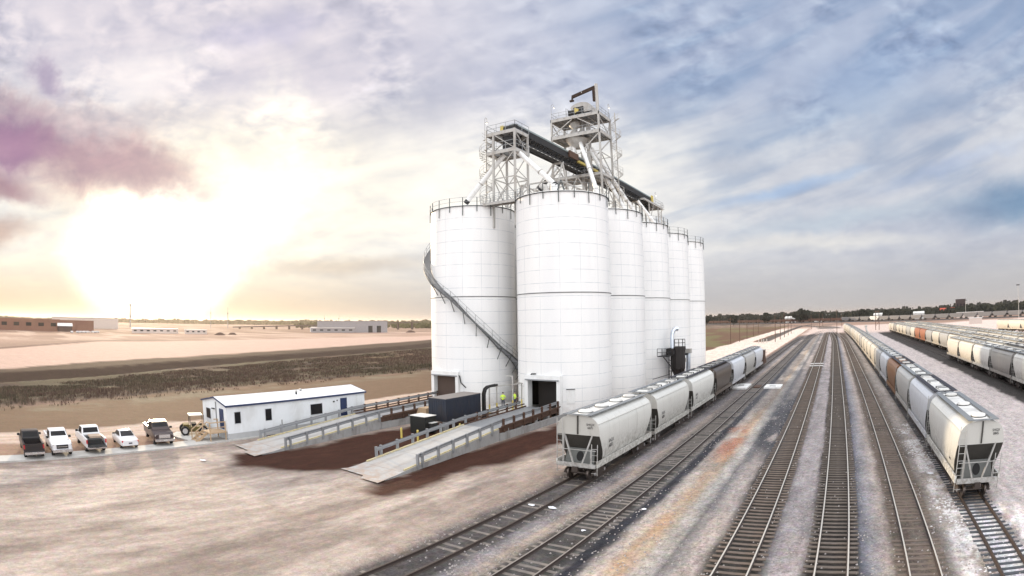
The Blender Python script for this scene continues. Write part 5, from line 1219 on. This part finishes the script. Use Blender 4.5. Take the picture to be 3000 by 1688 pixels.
for i in range(5200):
    y = 17+60*rr_.random()**1.7; x = rr_.uniform(-18.2, 11.2)
    if any(abs(x-t[0]) < .85 for t in TIES.values()) and rr_.random() < .8: continue
    s = rr_.uniform(.03, .075); z = -.19
    a = rr_.uniform(0, 6.3); c, q = cos(a)*s, sin(a)*s
    pl2.add([(x+c, y+q, z), (x-q, y+c, z), (x-c, y-q, z), (x+q, y-c, z), (x+s*.2, y, z+s*1.1)], [(0, 1, 4), (1, 2, 4), (2, 3, 4), (3, 0, 4)])
stone = mat('crushed_stone', (.34, .31, .30), .9, 0, .6, 1.3)
tag(pl2.build('loose_stones', stone), 'loose crushed stone scattered between the tracks', 'gravel', kind='stuff')
sp_ = MB()       # whitish spill lumps along the right train
for i in range(1300):
    y = 22+34*rr_.random(); cx_ = 7.9+(.8 if y < 30 else 0)*rr_.random()*3
    x = rr_.gauss(7.85, .45) if rr_.random() < .6 or y > 31 else rr_.gauss(9.9, 1.0)
    if vnoise(np.array([x*1.2]), np.array([y*.5]), 4)[0] < .52: continue
    s = rr_.uniform(.03, .11); a = rr_.uniform(0, 6.3); n = 5; z = -.2
    sp_.add([(x+s*cos(a+2*pi*k/n), y+s*sin(a+2*pi*k/n)*.8, z) for k in range(n)]+[(x, y, z+s*.45)], [(k, (k+1) % n, n) for k in range(n)])
tag(sp_.build('spilled_white_powder', mat('white_powder', (.60, .59, .60), .95, 0, .1, 3)), 'clods of white powder spilled along the right train', 'spill', kind='stuff')

# ------------------------------------------------------------------ brush band, canal
brush = mat('dry_brush', (.105, .066, .050), 1., 0, .45, .5, (.085, .075, .045), .12, .6); tuft = mat('straw_tufts', (.15, .115, .08), 1., 0, .5, .6); greenb = mat('olive_brush', (.078, .064, .040), 1., 0, .5, .5)
bm_ = MB(); rr_ = random.Random(11)
for i in range(21000):
    y = -14+250*rr_.random()**1.3
    xn, xc = np.interp(y, [b for a, b in T_vegN], [a for a, b in T_vegN]), np.interp(y, [b for a, b in T_can], [a for a, b in T_can])
    t = rr_.random(); x = xn+3.5+(xc+3-xn)*t
    cl = vnoise(np.array([x/6]), np.array([y/9]), 2)[0]*.6+vnoise(np.array([x/2.]), np.array([y/3.]), 6)[0]*.4
    if x > xn-14 and rr_.random() < .25+.04*(x-xn+14): continue
    if cl < .3: continue
    z = -1.25 if (xc+5 < x < xn-15) else (-1.25*min(1, max(0, (xn-9-x)/10)) if x >= xn-19 else -1.6)
    q = rr_.random(); m_ = tuft if q < .22 else (greenb if vnoise(np.array([x/14]), np.array([y/20]), 3)[0]+rr_.uniform(-.2, .2) > .68 else brush)
    H_ = (.18+.75*(cl-.3))*(1+.003*y)*min(1, .35+.06*(xn+3.5-x))
    for k in range(6):
        a = rr_.uniform(0, pi); w = rr_.uniform(.03, .075)*(1+.006*y); c, p_ = cos(a)*w, sin(a)*w; bx_, by_ = x+rr_.gauss(0, .28), y+rr_.gauss(0, .4); h = H_*rr_.uniform(.45, 1.15); lx, ly = rr_.gauss(0, .25)*h, rr_.gauss(0, .25)*h
        bm_.add([(bx_-c, by_-p_, z-.15), (bx_+c, by_+p_, z-.15), (bx_+c*.7+lx, by_+p_*.7+ly, z+h), (bx_-c*.7+lx, by_-p_*.7+ly, z+h*.9)], [(0, 1, 2, 3)], m_)
tag(bm_.build('brush'), 'dark dry brush filling the low ground beyond the office', 'brush', kind='stuff')
wm = bpy.data.materials.new('canal_water'); wm.use_nodes = True; _b = wm.node_tree.nodes['Principled BSDF']; _b.inputs['Base Color'].default_value = (.25, .2, .16, 1); _b.inputs['Roughness'].default_value = .12; _b.inputs['Specular IOR Level'].default_value = .8
cw_ = MB(); pts = sorted([(y, x) for x, y in T_can])
yy = np.arange(0, 330, 6.); P_ = [(float(np.interp(y, [a for a, b in pts], [b for a, b in pts]))-2.6+.8*sin(y*.3), y) for y in yy]
ww = [max(.15, .9+1.0*sin(y*.11+1.0)) for y in yy]
cw_.add([(p[0]-w, p[1], -1.62) for p, w in zip(P_, ww)]+[(p[0]+w, p[1], -1.62) for p, w in zip(P_, ww)], [(i, i+1, len(P_)+i+1, len(P_)+i) for i in range(len(P_)-1)])
tag(cw_.build('canal_water', wm), kind='structure')

# ------------------------------------------------------------------ poles
polem = mat('weathered_pole_timber', (.11, .065, .045), .9, 0, .3, 3)
def upole(x, y, h, label, rz=0., group='timber utility poles', arm=True):
    r = empty('utility_pole', (x, y, -.2), label, 'utility pole', group, rz)
    MB().tube([(0, 0, 0), (0, 0, h)], .16, 8, polem, r2=.11).build('post', None, r)
    if arm: MB().beam((-1.1, 0, h-.6), (1.1, 0, h-.6), .1, .12, polem).build('crossarm', None, r)
    return r
for i, (x, y, h) in enumerate([(-41.9, 220.1, 10.4), (-41., 236.4, 9.6), (-41.9, 262.7, 9), (-43.7, 295.7, 9.0), (-46.8, 338.3, 9)]):
    upole(x, y, h, f'utility pole at the field edge, {ORD[i]} right of the last silo', .1)
for i, (x, y, h) in enumerate([(-24.6, 229.7, 11), (-24.5, 250.8, 10), (-24.5, 272.2, 12), (-24.7, 297.6, 10), (-25, 322.6, 10.5)]):
    upole(x, y, h, f'utility pole in the pale road, {ORD[i]} in the row behind the stub track', .1, arm=False)
for i, (x, y, h, t) in enumerate([(-16, 400, 10, 'utility pole where the tracks close up'), (-10.7, 431, 11, 'utility pole just right of the track throat'), (-9.2, 485, 10, 'distant pole behind the track throat'), (2.2, 295, 12.5, 'tall pole left of the far end of the right train'), (7.1, 430, 11, 'thin pole behind the far end of the right train'), (101, 233, 11, 'pole at the right behind the yard strings')]):
    upole(x, y, h, t, .4)
lp = empty('lattice_post_pair', (28, 335, -.2), 'pair of dark posts at the far entry of the right hand yard', 'gantry')
for x in (-1.1, 1.1): MB().beam((x, 0, 0), (x, 0, 11), .35, None, polem).build('post', None, lp)
MB().beam((-1.4, 0, 10.5), (1.4, 0, 10.5), .3, None, polem).beam((-1.1, 0, 2), (1.1, 0, 5), .15, None, polem).beam((1.1, 0, 5), (-1.1, 0, 8), .15, None, polem).build('brace', None, lp)
def markerpost(x, y, h, label):
    o = MB().tube([(0, 0, 0), (0, 0, h)], .16, 8, steelw).ball((0, 0, h), .16, None, .1, 8, steelw).build('marker_post'); o.location = (x, y, -.1); tag(o, label, 'marker post', 'white marker posts'); return o
for i, (x, y) in enumerate(((-30.3, 220), (-29.2, 221), (-28.5, 221.6), (-27.4, 223.3))): markerpost(x, y, 1.5, f'white marker post, {ORD[i]} from the left in front of the stub track')
ww_ = empty('white_vent_pipe', (17.6, 285, 0), 'leaning white pipe standing beside the right hand road', 'pipe'); MB().tube([(1.0, -14, 0), (.3, -3, 1.2), (0, 0, 3.2)], .5, 10, steelw).build('pipe', None, ww_); MB().ball((0, 0, 3.5), .8, None, .7, 8, steelw).build('cap', None, ww_)
def lightmast(x, y, h, label):
    r = empty('light_mast', (x, y, 0), label, 'light pole', 'tall light poles'); MB().tube([(0, 0, 0), (0, 0, h)], .3, 8, steelw, r2=.18).build('mast', None, r)
    MB().box(-1.6, 1.6, -.3, .3, h, h+.7, dark).build('lamp_head', None, r); return r
lightmast(163, 436, 24, 'tallest light mast at the far right edge of the yard'); lightmast(168, 650, 17, 'light mast standing before the dark tower block')

# ------------------------------------------------------------------ far background
bgc = ['rust', 'grey']
gon_m = mat('rusty_gondola', (.075, .032, .024), .85, 0, .3, .5); gon2 = mat('grey_tank_paint', (.20, .195, .20), .7, 0, .2, .5)
path = [(-330, 905), (-200, 815), (-111, 735), (-57, 690), (6, 640), (40, 600), (90, 535), (150, 480), (235, 405)]
cum = [0]
for a, b_ in zip(path[:-1], path[1:]): cum.append(cum[-1]+math.dist(a, b_))
def along(s): return np.interp(s, cum, [p[0] for p in path]), np.interp(s, cum, [p[1] for p in path])
s = 6.; i = 0
gme = MB().box(-7.6, 7.6, -1.5, 1.5, 1.2, 3.9, gon_m).box(-7.7, -7.3, -1.55, 1.55, 1.0, 4.2, gon_m).box(7.3, 7.7, -1.55, 1.55, 1.0, 4.2, gon_m).box(-6.8, 6.8, -1.3, 1.3, 3.9, 3.92, dark).mesh('body')
wme = MB().box(-6.2, -4.2, -1.2, 1.2, .1, 1.1, truckm).mesh('truck'); wme2 = MB().box(4.2, 6.2, -1.2, 1.2, .1, 1.1, truckm).mesh('truck')
hme = MB().prism([(-7.4, 3.), (-5.4, 1.2), (5.4, 1.2), (7.4, 3.), (7.4, 4.3), (-7.4, 4.3)], -1.5, 1.5, 'y', gon2).box(-7.2, 7.2, -.9, .9, 4.3, 4.6, gon2).mesh('body')
hme2 = MB().prism([(-7.4, 3.), (-5.4, 1.2), (5.4, 1.2), (7.4, 3.), (7.4, 4.3), (-7.4, 4.3)], -1.5, 1.5, 'y', hatchw).box(-7.2, 7.2, -.9, .9, 4.3, 4.6, hatchw).mesh('body')
while s < cum[-1]-8:
    x, y = along(s); x2, y2 = along(s+1); a = atan2(y2-y, x2-x); gon = x < 8
    r = empty('gondola_car' if gon else 'hopper_car', (x, y, .8), ('rusty gondola car, %s from the left in the train crossing the background' if gon else 'grey hopper car, %s from the left in the train crossing the background') % (ORD[i] if i < 25 else 'number %d' % (i+1)), 'freight car', 'freight cars of the background train', a)
    child('body', gme if gon else (hme2 if i in (30,) else hme), r); child('truck', wme, r); child('truck', wme2, r); s += 16.2; i += 1
bank = MB(); N_ = 60; vv = []
for k in range(N_+1):
    x, y = along(cum[-1]*k/N_); x2, y2 = along(min(cum[-1], cum[-1]*k/N_+2)+.01); d = Vector((x2-x, y2-y, 0)).normalized() if k < N_ else d; r2 = Vector((d.y, -d.x, 0))
    vv += [(x+r2.x*o2, y+r2.y*o2, z) for o2, z in ((9, -.3), (2.4, .82), (-2.4, .82), (-9, -.3))]
bank.add(vv, [(i*4+k, i*4+k+1, (i+1)*4+k+1, (i+1)*4+k) for i in range(N_) for k in range(3)])
tag(bank.build('railway_embankment', mat('dark_ballast', (.05, .045, .045), .9, 0, .3, .3)), kind='structure')

foliage = mat('dark_foliage', (.013, .017, .010), 1., 0, .6, .05); foliage2 = mat('olive_foliage', (.085, .085, .035), 1., 0, .5, .02); trunkm = mat('bark', (.07, .05, .04), .9)
def crown(mb, x, y, z, w, h, n, rr_, m=None):
    for i in range(n):
        while True:
            a, b2, c2 = rr_.uniform(-1, 1), rr_.uniform(-1, 1), rr_.uniform(-1, 1)
            if a*a+b2*b2+c2*c2 < 1: break
        q = w*rr_.uniform(.16, .34); px_, py_, pz_ = x+a*w, y+b2*w, z+c2*h
        t = rr_.uniform(0, pi); c, s_ = cos(t)*q, sin(t)*q; k = rr_.uniform(-.5, .5)*q
        mb.add([(px_-c, py_-s_, pz_-q*.7), (px_+c, py_+s_, pz_-q*.5+k*.4), (px_+c*.7, py_+s_*.8+k, pz_+q*.7), (px_-c*.8, py_-s_*.6-k, pz_+q*.8)], [(0, 1, 2, 3)], m)
def belt(name, label, pts, n, w, h, seed, m, depth=60, dens=26):
    mb = MB(); rr_ = random.Random(seed)
    for i in range(n):
        t = rr_.random()*(len(pts)-1); k = int(t); f = t-k; x = pts[k][0]*(1-f)+pts[k+1][0]*f; y = pts[k][1]*(1-f)+pts[k+1][1]*f
        d = Vector((pts[k+1][1]-pts[k][1], -(pts[k+1][0]-pts[k][0]))).normalized(); o = rr_.uniform(-depth, depth)
        x += d.x*o; y += d.y*o; hh = h*rr_.uniform(.6, 1.25); ww2 = w*rr_.uniform(.7, 1.4)
        crown(mb, x, y, hh*.55, ww2, hh*.5, dens, rr_)
    o = mb.build(name, m); return tag(o, label, 'woodland', kind='stuff')
belt('far_woodland', 'dark line of trees along the horizon right of the silos', [(-330, 1000), (-150, 930), (0, 830), (130, 760), (270, 640), (420, 520)], 760, 11, 7.2, 3, foliage, 45)
belt('far_woodland', 'low dark woodland on the horizon behind the background train', [(-900, 1500), (-300, 1500), (200, 1400), (700, 1100), (1000, 800)], 420, 16, 12, 4, foliage, 90, 18)
belt('far_woodland', 'dark trees behind the orange roofed building at the right', [(180, 800), (330, 640), (520, 560)], 260, 10, 8.5, 8, foliage, 40, 26)
belt('far_woodland', 'low olive scrub along the horizon left of the silos', [(-2600, 600), (-1900, 1150), (-1300, 1450), (-800, 1500)], 520, 20, 12, 5, foliage2, 120, 14)
belt('far_woodland', 'thin pale scrub line on the horizon below the sun', [(-2400, -300), (-2600, 600)], 150, 22, 7, 6, foliage2, 60, 12)
belt('near_woodland', 'olive trees beside the grey shed left of the silos', [(-900, 640), (-620, 720), (-500, 760)], 190, 8, 8, 9, foliage2, 40, 20)
def tree(x, y, h, w, label, m=foliage):
    r = empty('tree', (x, y, 0), label, 'tree', 'trees standing out on the skyline'); rr_ = random.Random(int(x*7+y)); c = MB()
    h *= .60; w *= .72; crown(c, 0, 0, h*.62, w, h*.38, 130, rr_); crown(c, w*.5, 0, h*.75, w*.6, h*.22, 50, rr_); crown(c, -w*.55, 0, h*.55, w*.55, h*.2, 50, rr_); c.build('crown', m, r)
    MB().tube([(0, 0, -.3), (.2, 0, h*.3), (0, .1, h*.6)], h*.035, 6, trunkm, r2=h*.015).beam((0, 0, h*.3), (w*.5, 0, h*.6), .2, None, trunkm).build('trunk', None, r); return r
for x, y, h, w, lab in [(-37, 640, 25, 13, 'tallest dark round tree on the skyline left of the track throat'), (-118, 640, 19, 8, 'round dark tree on the skyline right of the silos'), (-86, 690, 21, 9, 'dark domed tree midway between the silos and the tallest tree'), (-170, 720, 20, 8, 'dark tree just right of the last silo'), (-20, 690, 19, 12, 'broad tree joined to the right of the tallest tree'), (38, 660, 21, 8, 'dark tree behind the grey cars of the background train'), (66, 640, 17, 8, 'small round tree above the white background car'), (250, 560, 26, 14, 'broad dark tree right of the tower block'), (330, 560, 30, 18, 'big tree mass at the right edge of the skyline')]:
    tree(x, y, h, w, lab)

def block(name, x, y, w, d, h, m, label, rz=0., roof=None, wins=0, cat='building', flat=True, doors=0, rm_=None):
    r = empty(name, (x, y, 0), label, cat, None, rz); MB().box(-w/2, w/2, -d/2, d/2, -.5, h, m).build('wall', None, r)
    rm_ = rm_ or hatchw
    if roof: MB().prism([(-d/2-.4, h), (d/2+.4, h), (0, h+roof)], -w/2-.4, w/2+.4, 'x', rm_).build('roof', None, r)
    else: MB().box(-w/2-.2, w/2+.2, -d/2-.2, d/2+.2, h, h+.35, rm_).build('roof', None, r)
    for i in range(wins):
        xx = -w/2+w*(i+.5)/wins; MB().box(xx-w/wins*.22, xx+w/wins*.22, -d/2-.06, -d/2, h*.42, h*.72, glass).build('window', None, r)
    for i in range(doors): xx = w/2-w*.12*(i+1); MB().box(xx-w*.03, xx+w*.03, -d/2-.07, -d/2, 0, h*.6, dark).build('door', None, r)
    return r
tan = mat('tan_masonry', (.20, .10, .072), .9, 0, .2, .2); grey_s = mat('grey_shed_cladding', (.27, .26, .27), .8, 0, .12, .3); brick = mat('dark_brick', (.055, .035, .035), .9, 0, .2, .3); orr = mat('orange_wall', (.62, .30, .12), .8); redr = mat('red_roof', (.42, .06, .03), .7); pale = mat('pale_render', (.55, .48, .44), .9, 0, .1, .2)  # orange walls have one plain colour of their own
block('depot_building', -520, 52, 62, 30, 9.5, tan, 'large tan building with an arched opening at the left edge', radians(84), rm_=tan, wins=5)
block('masonry_hall', -555, 92, 66, 34, 9, tan, 'broad tan hall right of the arched building, far left', radians(84), rm_=tan, wins=0)
block('pavilion', -500, 86, 14, 8, 4.5, brick, 'small dark pavilion with a pale hipped roof before the tan hall', radians(84), 2.5)
block('distant_factory', -700, 148, 90, 30, 12, pale, 'pale long factory on the left horizon', radians(80), rm_=brick)
block('white_hall', -640, 120, 28, 12, 7, pale, 'small white hall right of the tan buildings', radians(80))
block('roadside_office', -480, 171, 44, 10, 3.6, pale, 'low pale office with many windows under the setting sun', radians(72), wins=7)
block('roadside_shed', -452, 201, 20, 9, 3.4, pale, 'small pale shed right of the low pale office', radians(70), wins=4)
block('grey_workshop', -452, 385, 74, 20, 11.5, grey_s, 'long grey workshop with dark doors left of the silos', radians(46), wins=0, doors=2, rm_=grey_s)
block('workshop_annex', -462, 366, 46, 12, 4.5, grey_s, 'low grey annex in front of the long workshop', radians(46), 1.4, 6, rm_=pale)
block('white_trailer_shed', -505, 392, 40, 6, 4.4, hatchw, 'long white shed left of the grey workshop', radians(46))
block('white_shed', 100.4, 360, 9.5, 6, 3.3, pale, 'small white shed on the pale ground behind the right yard', radians(-15))
block('orange_diner', 168, 735, 32, 14, 7, orr, 'low building with bright orange wall and red roof', radians(-12), 3.2, 4, rm_=redr)
block('tower_block', 190, 765, 15, 14, 20, brick, 'dark brick tower block rising above the right tree line', radians(-12), wins=3, rm_=brick)
block('white_warehouse', 20, 800, 60, 12, 8, pale, 'white warehouse half hidden behind the background train', radians(-20))
block('roadside_store', 150, 560, 30, 10, 5, pale, 'pale store with red sign among trees at the right', radians(-20), wins=3)
block('yard_office', 128, 305, 11, 7, 3.4, pale, 'white yard office with parked cars at the right edge', radians(-20), 1.2, 2)
block('yard_storehouse', 143, 330, 20, 7, 3.2, orr, 'orange storehouse at the right edge', radians(-20))
for i, (x, y) in enumerate([(-60, 760), (-20, 740), (60, 690), (105, 640), (250, 520)]): block('white_house', x, y, 13, 8, 6, hatchw, f'small white house among the trees, {ORD[i]} from the left behind the background train', -.3, 2, 2)
# long low trestle bridge left of the grey workshop
tbm = mat('dark_bridge_concrete', (.11, .085, .075), .9, 0, .2, .2)
tr_ = empty('viaduct', (-640, 500, 0), 'long dark road viaduct rising behind the grey workshop', 'bridge'); A_, B_ = Vector((-130, -90, 2.5)), Vector((95, 90, 10.5))
MB().beam(A_, B_, 9, 1.6, tbm).build('deck', None, tr_)
for i in range(14):
    p = A_.lerp(B_, (i+.5)/14); MB().box(p.x-1.2, p.x+1.2, p.y-1.2, p.y+1.2, -.5, p.z-.5, tbm).build('pier', None, tr_)
# masts on the left horizon
def mast(x, y, h, label, t=.6):
    r = empty('radio_mast', (x, y, 0), label, 'radio mast', 'thin masts on the left horizon'); MB().beam((0, 0, 0), (0, 0, h*.72), t*1.7, None, steelg).beam((0, 0, h*.72), (0, 0, h), t*.7, None, steelg).build('mast', None, r)
    MB().box(-t*3, t*3, -t, t, h*.70, h*.735, dark).box(-t*.6, t*2.6, -t, t, h*.33, h*.36, dark).build('antenna', None, r); return r
def polar(azd, dist): a = radians(azd); return dist*sin(a), dist*cos(a)
for azd, dist, h, lab, t in ((-73.05, 900, 47, 'thickest mast with antennas right below the setting sun', .9), (-64.4, 900, 33, 'thin mast right of the sun', .4), (-62.6, 900, 33, 'thin mast, right one of the pair below the cloud', .45), (-52.5, 1000, 24, 'short thin mast above the grey workshop', .35), (-51.0, 1000, 24, 'second short mast above the grey workshop', .35)):
    mast(*polar(azd, dist), h, lab, t)
# parked cars and heaps far left
cw2 = MB().box(-2.2, 2.2, -.9, .9, .3, 1.0, whitep).box(-1.2, 1.0, -.8, .8, 1.0, 1.5, whitep).mesh('body'); cwh = MB().box(-1.6, -1., -.95, .95, 0, .6, black).box(1., 1.6, -.95, .95, 0, .6, black).mesh('wheels')
for i, (x, y) in enumerate([(-452, 84), (-455, 90), (-457, 93.5), (-459, 97), (-461, 100.5), (-463, 106), (-465, 110)]):
    r = empty('parked_car', (x, y, .1), f'tiny white car, {ORD[i]} from the left in the row before the far tan hall', 'car', 'tiny cars parked far away on the left', .3*i); child('body', cw2, r); child('wheels', cwh, r)
for i, (x, y) in enumerate([(132, 292), (138, 288), (146, 283), (155, 278)]):
    r = empty('parked_car', (x, y, .1), f'small pale car, {ORD[i]} from the left by the yard office at the right edge', 'car', 'small cars parked by the yard office', .3*i); child('body', cw2, r); child('wheels', cwh, r)
for i, (x, y, s_, lab) in enumerate([(-398, 418, 3.2, 'dark heap on the pale road left of the silos'), (-410, 205, 3., 'brown spoil heap in the far field'), (-420, 222, 2.4, 'smaller brown spoil heap in the far field')]):
    mb = MB(); rr_ = random.Random(i); n = 12
    mb.add([(s_*1.8*cos(2*pi*k/n)*rr_.uniform(.8, 1.1), s_*1.8*sin(2*pi*k/n)*rr_.uniform(.8, 1.1), -.3) for k in range(n)]+[(s_*.9*cos(2*pi*k/n), s_*.9*sin(2*pi*k/n), s_*.6*rr_.uniform(.8, 1.1)) for k in range(n)]+[(0, 0, s_*.75)], [(k, (k+1) % n, n+(k+1) % n, n+k) for k in range(n)]+[(n+k, n+(k+1) % n, 2*n) for k in range(n)], rustb, True)
    o = mb.build('spoil_heap'); o.location = (x, y, 0); tag(o, lab, 'heap', 'distant heaps')

# ------------------------------------------------------------------ evening haze, tinted warm as a partial stand-in for lens flare
hz = MB().box(-13000, 13000, -700, 15000, -6, 60).build('haze'); tag(hz, kind='stuff')
hm = bpy.data.materials.new('evening_haze'); hm.use_nodes = True; G = NG(hm.node_tree)
pv = G.n('ShaderNodeVolumePrincipled'); pv.inputs['Color'].default_value = (1., .88, .80, 1); pv.inputs['Density'].default_value = .00008; pv.inputs['Anisotropy'].default_value = .6
G.nt.links.new(pv.outputs[0], G.n('ShaderNodeOutputMaterial').inputs['Volume']); hz.data.materials.clear(); hz.data.materials.append(hm)
